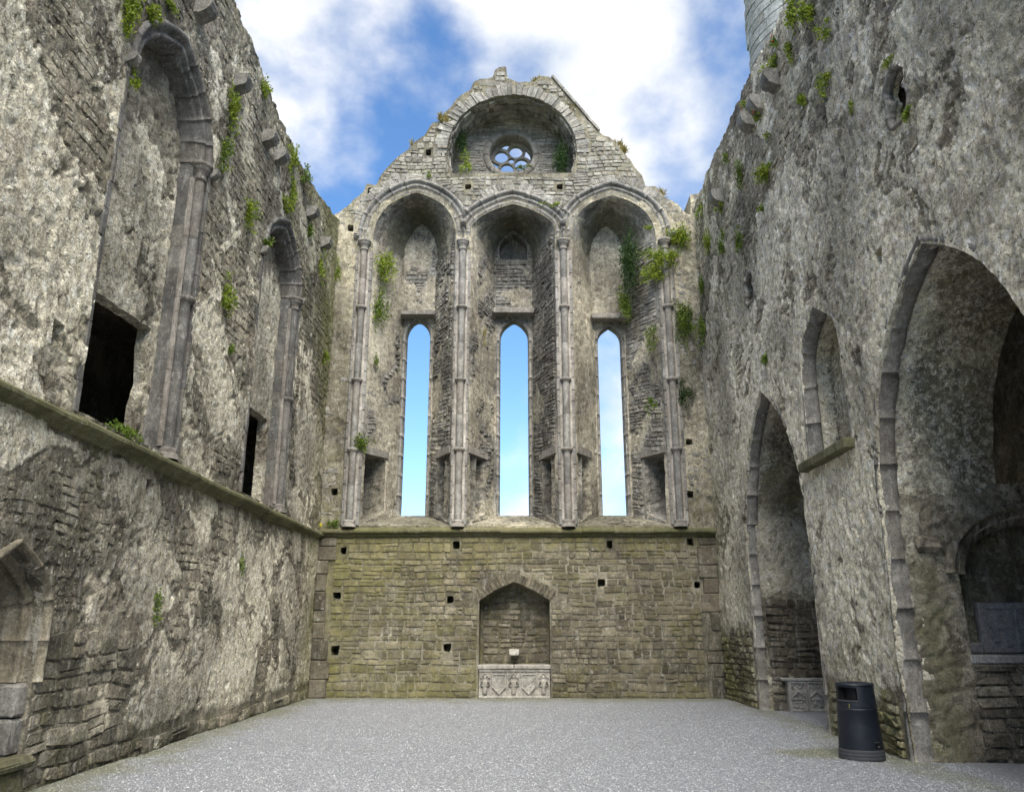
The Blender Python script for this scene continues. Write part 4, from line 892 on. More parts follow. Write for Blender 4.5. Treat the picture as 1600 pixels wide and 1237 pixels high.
for (u, v) in ((-4.70, 4.93), (-4.40, 3.45), (-4.48, 2.36), (-4.46, 1.08), (-1.58, 3.59), (-1.69, 2.27), (-1.75, 1.15), (2.24, 3.60), (2.02, 2.67), (4.25, 3.66), (4.36, 2.62), (4.38, 6.21), (4.32, 4.85), (-1.44, 13.63), (1.16, 13.61), (-2.60, 14.75), (-4.70, 12.34), (-4.22, 13.52)):
    w = R_.uniform(0.075, 0.10); hh_ = R_.uniform(0.075, 0.105); eholes.append(dict(poly=rect(u - w, u + w, v - hh_, v + hh_, 0.018), depth=0.55, rough=0.015, steps=3))
gout = [(-5.6, 12.7), (-5.23, 12.75), (-4.80, 13.05), (-4.40, 13.52), (-4.33, 13.72), (-4.05, 13.72), (-3.85, 14.13), (-3.46, 14.61), (-2.96, 15.09), (-2.64, 15.45), (-2.50, 15.74), (-2.26, 15.74), (-2.20, 16.05), (-1.95, 16.31), (-1.66, 16.72), (-1.42, 16.86), (-1.32, 17.12), (-0.76, 17.30), (-0.72, 17.34),
        (-0.70, 17.48), (-0.57, 17.66), (-0.36, 17.66), (-0.32, 17.25), (0.02, 17.10), (0.19, 17.16), (0.45, 17.10), (0.70, 17.28), (1.04, 17.26), (1.69, 16.25), (2.32, 15.40), (2.60, 15.22), (2.86, 14.99), (3.20, 14.47), (3.51, 13.95), (3.60, 13.64), (3.89, 13.62), (4.05, 13.35), (4.49, 12.95), (4.80, 12.62), (4.84, 13.36), (5.4, 13.45)]
eout = [(-5.6, -0.4), (5.4, -0.4)] + jag(gout, 0.045, 0.16, 8)[::-1]
def end_bare(u, v):   # where bare rubble shows (1) rather than render
    a = sstep(4.0, 3.8, v)
    b = sstep(12.9, 13.3, v + 0.15 * fbm(u * 2, v * 2, 4, 2))
    c = sstep(0.1, -0.1, np.abs(u - 0.0) - 1.9) * sstep(11.9, 12.2, v)
    e = sstep(-0.05, 0.15, fbm(u * 0.8, v * 0.5, 55, 4))
    return np.clip(np.maximum(np.maximum(a, b), np.maximum(c, e * 0.55)), 0, 1)
def end_pl(u, v): return plaster_mask(u, v, 400, 0.12) * (1 - sstep(0.6, 0.9, end_bare(u, v)))
def end_disp(u, v): return rough_disp(u, v, 400, end_pl(u, v), 1.0 - 0.85 * sstep(0.6, 0.9, end_bare(u, v)))
def end_moss(u, v):
    low = sstep(4.3, 3.7, v)
    m = low * (0.31 + 0.24 * sstep(1.5, -4.0, u) + 0.40 * np.exp(-np.maximum(3.8 - v, 0) / 0.5) + 0.3 * np.exp(-np.maximum(v, 0) / 0.3) + 0.35 * np.exp(-((u + 5.0) / 0.6) ** 2) + 0.12 * np.exp(-((u - 4.0) / 0.8) ** 2))
    up = (1 - low) * (0.22 + 0.18 * sstep(7, 4.2, v) + 0.15 * sstep(12, 13.5, v) + 0.15 * sstep(-4.2, -5.0, u))
    return np.clip(m + up, 0, 1)
def end_attr(u, v): return {'plaster': end_pl(u, v), 'moss': end_moss(u, v), 'rnd': 0.35 + 0.3 * lump_id(u, v, 400)}
M['end_face'] = stone_mat('end_wall_render', (0.12, 0.112, 0.09), (0.19, 0.18, 0.145), (0.29, 0.275, 0.23), (0.135, 0.125, 0.06), plaster=(0.33, 0.306, 0.238), plaster_b=(0.19, 0.173, 0.125), streak=0.3, bump=0.8)
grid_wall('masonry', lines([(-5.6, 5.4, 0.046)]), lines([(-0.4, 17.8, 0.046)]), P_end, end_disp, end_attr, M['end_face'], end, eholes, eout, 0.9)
for x0, x1, z0, z1, y0 in ((-5.6, 5.4, -0.4, 3.98, 0.72), (-5.6, -4.3, 3.99, 12.6, 0.62), (4.1, 5.4, 3.99, 12.5, 0.62), (-1.9, 1.6, 13.42, 13.9, 0.62), (-2.9, -2.35, 14.55, 15.0, 0.62), (-4.45, -4.0, 13.3, 13.55, 0.62), (-0.75, 0.45, 11.8, 12.95, 1.66)):      # core of the wall behind the putlog holes
    mb = MB(); mb.box(x0, x1, YE + y0, YE + y0 + 0.15, z0, z1); mb.build('wall_core', M['dark'], end)
esol = solid_fn([h['poly'] for h in eholes], eout, 0.02)
eund = lambda u, v: und(u, v, 400)
e_at = lambda u, v: {'plaster': 0 * u, 'moss': end_moss(u, v)}
# lower wall: the largest stones one by one
arch_clear = [(-1.40, 2.20), (-0.98, 2.1), (0.72, 2.1), (1.14, 2.20), (0.55, 2.75), (-0.13, 3.02), (-0.80, 2.75)]
lowsol = solid_fn([h['poly'] for h in eholes] + [arch_clear], None, 0.018)
build_rubble(lay_rubble(-4.62, 4.42, 0.02, 3.76, lowsol, (0.10, 0.23), (0.14, 0.44), 0.010, 51, wave=0.035), P_end, lambda u, v: eund(u, v) + 0.006, 0.022, M['rubble'], end, 'rubble_stone', 290, e_at)
r = random.Random(5)
for s, x0 in ((-1, XL), (1, XR)):      # big corner stones at the ends of the lower wall
    z = 0.0
    while z < 3.7:
        h = r.uniform(0.28, 0.5); w = r.uniform(0.26, 0.5); z1 = min(z + h, 3.76); mb = MB(); a, b = sorted((x0 - s * 0.02, x0 - s * w))
        mb.box(a, b, YE - 0.055 - r.uniform(0, .015), YE + 0.2, z + 0.005, z1 - 0.005, 0.008, r.random() * 0.5, 0.02); o = mb.build('corner_stone', M['rubble'], end); z = z1
voussoirs([(0.735, 2.24), (0.36, 2.47), (-0.13, 2.69), (-0.62, 2.47), (-0.99, 2.24)], 0.0, 0.27, -0.08, 0.03, 0.105, P_end, M['rubble'], end, seed=6)
build_rubble(lay_rubble(-0.96, 0.70, 0.78, 2.6, solid_fn([], niche_p, 0.03), (0.11, 0.2), (0.16, 0.42), 0.02, 52, wave=0.03), lambda u, v, h: P_end(u, v, h - 0.62), lambda u, v: 0 * u, 0.035, M['rubble'], end, 'niche_stone', 70, lambda u, v: {'plaster': 0 * u, 'moss': 0.05 + 0 * u})
mb = MB(); mb.box(-0.26, -0.02, YE + 0.28, YE + 0.62, 0.955, 1.10, 0.008, 0.5, 0.02); mb.build('white_block', M['white'], end, label='small white stone block in the back of the arched niche')
# upper wall: gable rubble, smaller stones
upsol0 = solid_fn([h['poly'] for h in eholes] , eout, 0.03)
def ring_clear(u, v):
    s = np.ones(np.shape(u), bool)
    for d in REC:
        p = arch_poly(d['c'], d['a'] + 0.46, SILL, d['vs_'], d['va'] + 0.46, *d['k'], n=10, stilt=3, base=2); s &= poly_sdf(np.asarray(u, float), np.asarray(v, float), p, 1.0)[0] > 0.0
    p = [(-0.19 + 2.25 * math.cos(a), 14.80 + 2.21 * math.sin(a)) for a in np.linspace(0.0, math.pi, 30)]
    return s & (poly_sdf(np.asarray(u, float), np.asarray(v, float), p, 1.0)[0] > 0.0)
def upsol(u, v): return upsol0(u, v) & ring_clear(u, v) & ((np.asarray(v) > 12.75) | (end_bare(np.asarray(u, float), np.asarray(v, float)) > 0.5))
build_rubble(lay_rubble(-5.2, 5.1, 4.15, 17.5, upsol, (0.09, 0.19), (0.12, 0.36), 0.012, 53, wave=0.06), P_end, eund, 0.035, M['rubble_grey'], end, 'gable_stone', 290, e_at, size_key=lambda s: (s[2] > 12.8) * 1.0 + (s[1] - s[0]) * (s[3] - s[2]))
# round arch of the gable recess
gp = [(-0.19 + 1.86 * math.cos(a), 14.80 + 1.84 * math.sin(a)) for a in np.linspace(-0.05, math.pi + 0.05, 60)]
voussoirs(gp, 0.0, 0.36, -0.3, 0.035, 0.135, P_end, M['rubble_grey'], end, seed=7, jit=0.018)
# stones of the soffit
for i, a in enumerate(np.linspace(-0.3, math.pi + 0.3, 52)):
    for q in range(4):
        d0 = 0.10 + q * 0.26 + R_.uniform(-.03, .03); r0 = 1.85 - R_.uniform(0.0, 0.07); mb = MB(); w = 0.045; pts = []
        for rr in (r0, r0 + 0.2):
            for aa in (a - w, a + w):
                for dd in (d0, d0 + 0.22): pts.append((-0.19 + rr * math.cos(aa), YE + dd, 14.80 + rr * 0.99 * math.sin(aa)))
        mb.add(pts, [(0, 1, 3, 2), (4, 6, 7, 5), (0, 2, 6, 4), (1, 5, 7, 3), (0, 4, 5, 1), (2, 3, 7, 6)], R_.random())
        if q == 0: soff = mb if i == 0 else soff
        if not (i == 0 and q == 0): soff.add(mb.v, mb.f, mb.r[0])
soff.build('soffit_rubble', M['rubble_grey'], end, kind='stuff')
# back of the gable recess with the round window
def P_gb(u, v, h): return np.stack([u, YE + 1.12 - h, v], -1)
ocp = circle(-0.22, 15.40, 0.66, 48)
gb_at = lambda u, v: {'plaster': 0 * u, 'moss': 0.12 + 0 * u, 'rnd': 0.5 + 0 * u}
grid_wall('window_wall', lines([(-2.2, 1.85, 0.045)]), lines([(13.9, 16.8, 0.045)]), P_gb, lambda u, v: 0.012 * fbm(u * 4, v * 4, 3, 2), gb_at, M['rubble_grey'], end, [dict(poly=ocp, depth=0.55, cap=False, rough=0.0, steps=2, smooth=True)])
gbsol = solid_fn([circle(-0.22, 15.40, 0.86, 40)], [(-0.19 + 1.84 * math.cos(a), 14.80 + 1.82 * math.sin(a)) for a in np.linspace(-0.42, math.pi + 0.42, 44)], 0.0)
build_rubble(lay_rubble(-2.1, 1.8, 14.05, 16.7, gbsol, (0.07, 0.13), (0.16, 0.42), 0.012, 54, wave=0.03), P_gb, lambda u, v: 0 * u, 0.03, M['rubble_grey'], end, 'window_wall_stone', 290, gb_at)
sweep_stones(circle(-0.22, 15.40, 0.66, 48) + [(0.44, 15.40)], [(0.20, 0.0), (0.19, 0.04), (0.02, 0.04), (0.0, 0.02), (-0.012, -0.2), (-0.012, -0.54)], 0.42, P_gb, M['dressed'], end, 'round_window_stone', seed=3)
tr = [dict(poly=circle(-0.22 + 0.335 * math.cos(a), 15.40 + 0.335 * math.sin(a), 0.205, 24), depth=0.13, cap=False, rough=0, steps=1) for a in (1.15, 1.15 + math.pi / 2, 1.15 + math.pi, 1.15 + 1.5 * math.pi)]
for k in range(4):
    a = 1.15 + math.pi / 4 + k * math.pi / 2; cx_, cy_ = -0.22, 15.40
    tr.append(dict(poly=[(cx_ + rr * math.cos(a + da), cy_ + rr * math.sin(a + da)) for rr, da in ((0.40, 0), (0.50, -0.20), (0.60, -0.36), (0.615, 0), (0.60, 0.36), (0.50, 0.20))], depth=0.13, cap=False, rough=0, steps=1))
tr.append(dict(poly=circle(-0.22, 15.40, 0.10, 12), depth=0.13, cap=False, rough=0, steps=1))
def P_tr(u, v, h): return np.stack([u, YE + 1.48 - h, v], -1)
grid_wall('tracery', lines([(-0.92, 0.48, 0.014)]), lines([(14.7, 16.1, 0.014)]), P_tr, lambda u, v: 0 * u, gb_at, M['dressed'], end, tr, circle(-0.22, 15.40, 0.675, 48), 0.13)
mb = MB(); mb.box(-0.92, 0.50, YE + 1.1, YE + 1.62, 14.66, 14.80, 0.01, 0.5, 0.02); mb.build('round_window_sill', M['rubble_grey'], end)
# sloping coping still in place on the right of the gable
cpv = [(1.00, 17.30), (2.34, 15.44)]
for i in range(4):
    a = i / 4; b = (i + 1) / 4 - 0.004; p0 = np.array(cpv[0]) + (np.array(cpv[1]) - np.array(cpv[0])) * a; p1 = np.array(cpv[0]) + (np.array(cpv[1]) - np.array(cpv[0])) * b
    tdir = (p1 - p0) / np.linalg.norm(p1 - p0); nn = np.array([-tdir[1], tdir[0]]); mb = MB()
    mb.prism([tuple(p0 - nn * 0.03), tuple(p1 - nn * 0.03), tuple(p1 + nn * 0.035), tuple(p0 + nn * 0.035)], lambda u, w, h: (u, YE - h, w), -0.85, 0.05 + R_.uniform(-.01, .01), R_.random()); mb.build('coping_slab', M['rubble_grey'], end)

# ---- deep splayed recesses of the three lancets
M['splay'] = stone_mat('splay_rubble', (0.14, 0.138, 0.13), (0.235, 0.23, 0.215), (0.36, 0.35, 0.325), (0.055, 0.056, 0.034), plaster=(0.37, 0.345, 0.28), plaster_b=(0.225, 0.208, 0.165), bump=0.75, streak=0.3, rndamt=0.32)
lancets = []
for ri, d in enumerate(REC):
    Fp = np.array(rec_front(d) + [rec_front(d)[0]]); Bp = np.array(rec_back(d) + [rec_back(d)[0]])
    F3 = np.stack([Fp[:, 0], np.full(len(Fp), YE), Fp[:, 1]], 1); B3 = np.stack([Bp[:, 0], np.full(len(Bp), YE + DEEP), Bp[:, 1]], 1)
    s_ = np.concatenate([[0], np.cumsum(np.linalg.norm(np.diff(F3, axis=0), axis=1))]); Ltot = s_[-1]; cen = np.array([d['c'], YE + 0.6, 9.0])
    def P_loft(u, v, h, F3=F3, B3=B3, s_=s_):
        def at(u_, v_):
            a = np.stack([np.interp(u_, s_, F3[:, k]) for k in range(3)], -1); b = np.stack([np.interp(u_, s_, B3[:, k]) for k in range(3)], -1)
            return a + (b - a) * (v_ / DEEP)[..., None]
        p = at(u, v); e = 0.02; du = at(np.minimum(u + e, s_[-1]), v) - at(np.maximum(u - e, 0), v); dv_ = at(u, v + e) - at(u, v - e)
        n = np.cross(du, dv_); n /= np.linalg.norm(n, axis=-1)[..., None] + 1e-9
        return p + n * h[..., None]
    s_r0, s_rs = 0.0, s_[20]; s_le = s_[20 + 16 + 16]; s_lb = s_[20 + 16 + 16 + 20]      # right jamb, arch, left jamb
    zr = lambda z: (z - SILL) / (d['vs_'] - SILL) * s_rs                # height on the right jamb -> s
    zl = lambda z: s_lb - (z - SILL) / (d['vs_'] - SILL) * (s_lb - s_le)
    pk = []
    pk.append([(zr(4.12), 0.10), (zr(5.98), 0.10), (zr(5.80), 0.82), (zr(4.25), 0.82)])
    pk.append([(zl(4.12), 0.10), (zl(5.98), 0.10), (zl(5.80), 0.82), (zl(4.25), 0.82)][::-1])
    sp_bias = {0: 0.05, 1: 0.0, 2: 0.12}[ri]
    def sp_pl(u, v, b=sp_bias, ri=ri, s_lb=s_lb, s_le=s_le): return plaster_mask(u * 0.8, v * 1.2, 500 + ri * 10, b + 0.14 * sstep(s_le - 0.5, s_le + 1.0, u) - 0.22 * (u < s_le))
    def sp_disp(u, v, ri=ri, sp_pl=sp_pl): return rough_disp(u, v * 1.6, 500 + ri * 10, sp_pl(u, v), 0.9) * sstep(0.0, 0.06, v)
    def sp_at(u, v, ri=ri, sp_pl=sp_pl, s_le=s_le, s_rs=s_rs, s_lb=s_lb): return {'plaster': sp_pl(u, v), 'moss': np.clip(0.10 + 0.85 * sstep(s_rs - 0.9, s_rs + 0.6, u) * sstep(s_le + 0.9, s_le - 0.6, u) * sstep(0.15, 0.7, v) + 0.55 * (u > s_lb), 0, 1), 'rnd': 0.3 + 0.4 * lump_id(u, v, 500 + ri * 10)}
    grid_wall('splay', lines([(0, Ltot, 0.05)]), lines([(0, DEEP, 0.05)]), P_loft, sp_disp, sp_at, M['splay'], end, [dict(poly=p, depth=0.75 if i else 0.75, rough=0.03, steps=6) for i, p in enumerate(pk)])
    spsol = solid_fn(pk, None, 0.03)
    def sps(u, v, spsol=spsol, sp_pl=sp_pl): return spsol(u, v) & (sp_pl(np.asarray(u, float), np.asarray(v, float)) < 0.55)
    laid = lay_rubble(0.03, s_rs, 0.10, DEEP - 0.02, sps, (0.07, 0.15), (0.12, 0.36), 0.012, 60 + ri, swap=True, wave=0.05)
    build_rubble(laid, P_loft, lambda u, v: 0.02 + 0 * u, 0.035, M['splay'], end, 'splay_stone', 0, sp_at)
    laid = lay_rubble(s_le, s_lb - 0.03, 0.10, DEEP - 0.02, sps, (0.07, 0.15), (0.12, 0.36), 0.012, 70 + ri, swap=True, wave=0.05)
    build_rubble(laid, P_loft, lambda u, v: 0.02 + 0 * u, 0.035, M['splay'], end, 'splay_stone', 0, sp_at)
    laid = lay_rubble(s_lb + 0.05, Ltot - 0.05, 0.06, DEEP - 0.02, lambda u, v: np.asarray(u) > 0, (0.18, 0.32), (0.2, 0.5), 0.014, 75 + ri)
    build_rubble(laid, P_loft, lambda u, v: 0.01 + 0 * u, 0.03, M['splay'], end, 'sill_stone', 30, sp_at)
    # back wall with the lancet, lintel slab
    lcx, la, lvs, lva = d['lc']
    lp = arch_poly(lcx, la, SILL + 0.42, lvs, lva, 0.6, 0.4, 0.55 if ri else 0.1, n=12)
    hb = [dict(poly=lp, depth=0.30, cap=False, rough=0.0, steps=2)]
    if ri == 1: hb.append(dict(poly=arch_poly(-0.16, 0.40, 11.95, 12.3, 12.80, 0.5, 0.4, 0.8), depth=0.35, rough=0.02, steps=3))
    def P_b(u, v, h): return np.stack([u, YE + DEEP - 0.01 - h, v], -1)
    bpl = {0: -0.02, 1: -0.1, 2: 0.55}[ri]
    def b_pl(u, v, bpl=bpl, ri=ri): return plaster_mask(u, v, 560 + ri, bpl)
    b_at = lambda u, v, ri=ri, b_pl=b_pl: {'plaster': b_pl(u, v), 'moss': 0.1 + 0 * u, 'rnd': 0.3 + 0.4 * lump_id(u, v, 560 + ri)}
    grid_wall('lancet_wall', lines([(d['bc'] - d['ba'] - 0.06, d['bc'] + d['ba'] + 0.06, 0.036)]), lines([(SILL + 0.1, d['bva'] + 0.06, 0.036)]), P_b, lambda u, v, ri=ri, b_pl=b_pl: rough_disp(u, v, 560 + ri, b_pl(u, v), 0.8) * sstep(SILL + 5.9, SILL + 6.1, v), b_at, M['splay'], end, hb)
    bsol = solid_fn([h['poly'] for h in hb], rec_back(d), 0.02)
    def bs(u, v, bsol=bsol, b_pl=b_pl): return bsol(u, v) & (b_pl(np.asarray(u, float), np.asarray(v, float)) < 0.6)
    build_rubble(lay_rubble(d['bc'] - d['ba'], d['bc'] + d['ba'], d['lin'][2] + 0.1, d['bva'], bs, (0.08, 0.15), (0.12, 0.34), 0.012, 80 + ri, wave=0.03), P_b, lambda u, v: 0.02 + 0 * u, 0.035, M['splay'], end, 'blocking_stone', 40, b_at)
    mb = MB(); mb.box(d['lin'][0], d['lin'][1], YE + DEEP - 0.36, YE + DEEP - 0.012, d['lin'][2] - 0.02, d['lin'][2] + 0.13, 0.012, 0.5, 0.02); mb.build('lintel', M['dressed'], end)
    rs = [(lcx + la, SILL + 0.42 + (lvs - SILL - 0.42) * i / 12) for i in range(12)] + arch_side(lcx, la, lvs, lva, 0.6, 0.4, 0.55 if ri else 0.1, 14)
    sweep_stones(rs + [(2 * lcx - x, y) for x, y in rs[::-1]][1:], [(0.07, -0.03), (0.07, 0.012), (0.02, 0.014), (0.0, 0.0), (-0.012, -0.12), (-0.03, -0.2), (-0.03, -0.30), (0.04, -0.32)], 0.55, P_b, M['dressed'], end, 'window_jamb_stone', seed=30 + ri)
    # lintels over the pockets
    for sg, zz in ((1, zr), (-1, zl)):
        u0 = zz(5.93); u1 = zz(6.12); a, b = sorted((u0, u1)); pts = []
        for (u, v, h) in ((a, 0.04, -0.2), (b, 0.04, -0.2), (b, 0.90, -0.2), (a, 0.90, -0.2), (a, 0.04, 0.05), (b, 0.04, 0.05), (b, 0.90, 0.05), (a, 0.90, 0.05)): pts.append((u + R_.uniform(-.01, .01) - (0.0 if v < .5 else sg * 0.16), v, h))
        pts = np.array(pts); co = P_loft(pts[:, 0], pts[:, 1], pts[:, 2]); mb = MB(); mb.add(co.tolist(), [(0, 1, 2, 3), (4, 7, 6, 5), (0, 4, 5, 1), (1, 5, 6, 2), (2, 6, 7, 3), (3, 7, 4, 0)], 0.5); mb.build('pocket_lintel', M['dressed'], end)
    # moulded arch and its relieving arch of thin stones
    side = arch_side(d['c'], d['a'], d['vs_'], d['va'], *d['k'], n=26)
    r0 = [(d['c'] + d['a'], 11.84 + (d['vs_'] - 11.84) * i / 4) for i in range(4)] + side
    path = r0 + [(2 * d['c'] - x, y) for x, y in r0[::-1]][1:]
    prof = [(-0.03, -0.30), (-0.03, -0.10), (0.02, -0.05), (0.05, 0.0), (0.09, 0.02), (0.13, 0.0), (0.15, -0.03), (0.18, 0.0), (0.21, 0.05), (0.25, 0.06), (0.28, 0.03), (0.29, 0.0), (0.32, 0.05), (0.34, 0.10), (0.39, 0.12), (0.43, 0.09), (0.44, 0.0)]
    sweep_stones(path, prof, 0.40, P_end, M['dressed'], end, 'arch_stone', clampu=d['cl'], seed=40 + ri)
    path2 = side + [(2 * d['c'] - x, y) for x, y in side[::-1]][1:]
    n2 = len(path2); cutp = path2[6:n2 - 6] if ri == 1 else path2[3:n2 - 3]
    voussoirs(cutp, 0.46, 0.72, -0.05, 0.022, 0.10, P_end, M['rubble_grey'], end, 'relieving_stone', seed=50 + ri, limit=d['cl'])
# piers: ashlar blocks and shafts
for cu, w in ((-4.27, 0.23), (-1.545, 0.215), (1.225, 0.235), (4.02, 0.23)):
    z = 4.06; r = random.Random(int(cu * 100))
    while z < 11.6:
        h = r.uniform(0.30, 0.44); z1 = min(z + h, 11.62); mb = MB()
        mb.box(cu - w, cu + w, YE - 0.05 - r.uniform(0, .008), YE + 0.22, z + 0.003, z1 - 0.003, 0.003, r.random(), 0.02)
        o = mb.build('pier_block', M['dressed'], end); z = z1
    shaft_stack(cu, 0.10, 0.088, 4.02, 11.90, (5.98, 7.85, 9.9), P_end, end)
for u in (-1.545, 1.225, -4.50, 4.25):
    corbel(u, 12.05 if abs(u) > 3 else 12.45, P_end, end, 0.15, 0.17, 0.16, 0.01, seed=int(u * 10) + 90)
string_course((XL + 0.02, XR - 0.02), 3.94, P_end, end, 7)
# ------------------------------------------------------------------ ROUND TOWER beyond the right wall
tower = thing('round_tower', 'tall round stone tower rising behind the right wall', 'tower')
TX, TY, TR = 10.55, 23.15, 2.62
mb = MB(); mb.lathe(TX, TY, [(TR - 0.02, -0.2), (TR - 0.03, 14), (TR - 0.10, 27.5)], 64); mb.build('tower_core', M['tower'], tower, True)
mb = MB(); mb.lathe(TX, TY, [(TR + 0.08, 27.4), (TR + 0.05, 27.6), (0.05, 31.0)], 48); mb.build('conical_cap', M['tower'], tower)
z = 15.5; r = random.Random(4); nst = 0
while z < 25.5 and nst < 295:
    h = r.uniform(0.26, 0.40); a = math.pi * 0.92 + r.uniform(0, 0.2)
    while a < math.pi * 1.72 and nst < 295:
        w = r.uniform(0.16, 0.34); rad = TR - 0.05 * max(0, (z - 14) / 13); n = 4; pts = []; lift = r.uniform(0.0, 0.02)
        for rr, g in ((rad - 0.08, 0.012), (rad + 0.03 + lift, 0.020)):
            for zz in (z + g, z + h - g):
                for q in range(n):
                    aa = a + 0.007 + (w - 0.014) * q / (n - 1); pts.append((TX + rr * math.cos(aa), TY + rr * math.sin(aa), zz + 0.04 * math.sin(aa * 3)))
        k = lambda l, zz, q: l * 2 * n + zz * n + q
        f = [[k(1, 0, q), k(1, 0, q + 1), k(1, 1, q + 1), k(1, 1, q)] for q in range(n - 1)] + [[k(0, 0, q), k(0, 0, q + 1), k(1, 0, q + 1), k(1, 0, q)] for q in range(n - 1)] + [[k(1, 1, q), k(1, 1, q + 1), k(0, 1, q + 1), k(0, 1, q)] for q in range(n - 1)]
        f += [[k(0, 0, 0), k(1, 0, 0), k(1, 1, 0), k(0, 1, 0)], [k(1, 0, n - 1), k(0, 0, n - 1), k(0, 1, n - 1), k(1, 1, n - 1)]]
        mb = MB(); mb.add(pts, f, r.random()); mb.build('tower_stone', M['tower'], tower); a += w; nst += 1
    z += h

# ------------------------------------------------------------------ carved tomb chest in the niche
tomb = thing('tomb_chest', 'pale carved tomb chest with two shields under the central niche', 'tomb')
for a, b in ((-1.005, -0.145), (-0.14, 0.735)):
    mb = MB(); mb.box(a, b, YE - 0.10, YE + 0.6, 0.655, 0.75, 0.006, R_.random(), 0.018); mb.build('top_slab', M['tomb'], tomb)
mb = MB(); mb.box(-0.975, 0.715, YE - 0.045, YE + 0.58, -0.03, 0.65, 0.008, 0.5, 0.015); mb.build('chest', M['tomb'], tomb)
def T(u, w, h): return (u, YE - 0.04 - h, w)
for x0, x1, z0, z1 in ((-0.975, 0.715, 0.60, 0.648), (-0.975, 0.715, 0.0, 0.05)):
    mb = MB(); mb.box(x0, x1, YE - 0.075, YE - 0.03, z0, z1, 0.004, 0.6, 0.01); mb.build('rail', M['tomb'], tomb)
for x in (-0.685, -0.30, 0.005, 0.40):
    mb = MB(); mb.box(x - 0.018, x + 0.018, YE - 0.068, YE - 0.03, 0.05, 0.60, 0.003, 0.6, 0.008); mb.build('pilaster', M['tomb'], tomb)
def shield(cx, mark):
    w = 0.165; top, sh, tip = 0.555, 0.25, 0.085
    mb = MB(); mb.prism([(cx - w, top), (cx - w, sh), (cx, tip), (cx + w, sh), (cx + w, top)], T, -0.01, 0.020, 0.6); o = mb.build('shield', M['tomb'], tomb)
    o_ = [(cx - w, top), (cx - w, sh), (cx, tip), (cx + w, sh), (cx + w, top)]; k = 0.86
    i_ = [(cx + (x - cx) * k, 0.34 + (y - 0.34) * (k + 0.02)) for x, y in o_]
    mb = MB()
    for q in range(5): mb.prism([o_[q], o_[(q + 1) % 5], i_[(q + 1) % 5], i_[q]], T, 0.0, 0.045, 0.7)
    mb.build('rim', M['tomb'], o)
    mb = MB()
    for (p, q) in mark:
        p = np.array(p); q = np.array(q); dd = (q - p) / np.linalg.norm(q - p); nn = np.array([-dd[1], dd[0]]) * 0.011
        mb.prism([tuple(p - nn), tuple(q - nn), tuple(q + nn), tuple(p + nn)], T, 0.015, 0.036, 0.7)
    mb.build('charge', M['tomb'], o)
shield(-0.495, [((-0.56, 0.50), (-0.56, 0.26)), ((-0.495, 0.52), (-0.495, 0.18)), ((-0.43, 0.50), (-0.43, 0.26)), ((-0.54, 0.46), (-0.515, 0.46))])
shield(0.205, [((0.075, 0.30), (0.335, 0.47)), ((0.09, 0.27), (0.33, 0.425)), ((0.14, 0.46), (0.17, 0.50)), ((0.24, 0.26), (0.27, 0.30))])
def saint(cx, arms):
    """weathered robed figure in relief under a little ogee canopy"""
    mb = MB()
    prof = [(0.050, 0.09), (0.062, 0.12), (0.058, 0.22), (0.070, 0.30), (0.075, 0.36), (0.060, 0.405), (0.026, 0.425), (0.024, 0.435), (0.040, 0.455), (0.043, 0.48), (0.034, 0.51), (0.012, 0.525)]
    mb.lathe(cx, YE - 0.045, [(a, b) for a, b in prof], 14, 1, 0.75); o = mb.build('saint_figure', M['tomb'], tomb, True)
    mb = MB()
    for s in (-1, 1):
        for p, q, rr in (((cx + s * 0.07, 0.375), (cx + s * (0.10 + arms), 0.29), 0.022), ((cx + s * (0.10 + arms), 0.29), (cx + s * 0.02, 0.27), 0.018)):
            v = []; n = 8; p_ = np.array(p); q_ = np.array(q); dd = (q_ - p_) / np.linalg.norm(q_ - p_); nn = np.array([-dd[1], dd[0]])
            for c_ in (p_, q_):
                for i in range(n): a = 2 * math.pi * i / n; e = c_ + nn * rr * math.cos(a); v.append((e[0], YE - 0.075 - rr * math.sin(a), e[1]))
            mb.add(v, [[i, (i + 1) % n, n + (i + 1) % n, n + i] for i in range(n)] + [list(range(n)), [n + i for i in range(n)]])
    mb.build('arms', M['tomb'], o, True)
    mb = MB()
    for s in (-1, 1): mb.prism([(cx + s * 0.12, 0.46), (cx + s * 0.10, 0.47), (cx, 0.595), (cx, 0.565), (cx + s * 0.085, 0.455)], T, 0.0, 0.04, 0.6)
    mb.build('canopy', M['tomb'], tomb)
saint(-0.83, 0.0); saint(-0.148, 0.01); saint(0.56, 0.005)

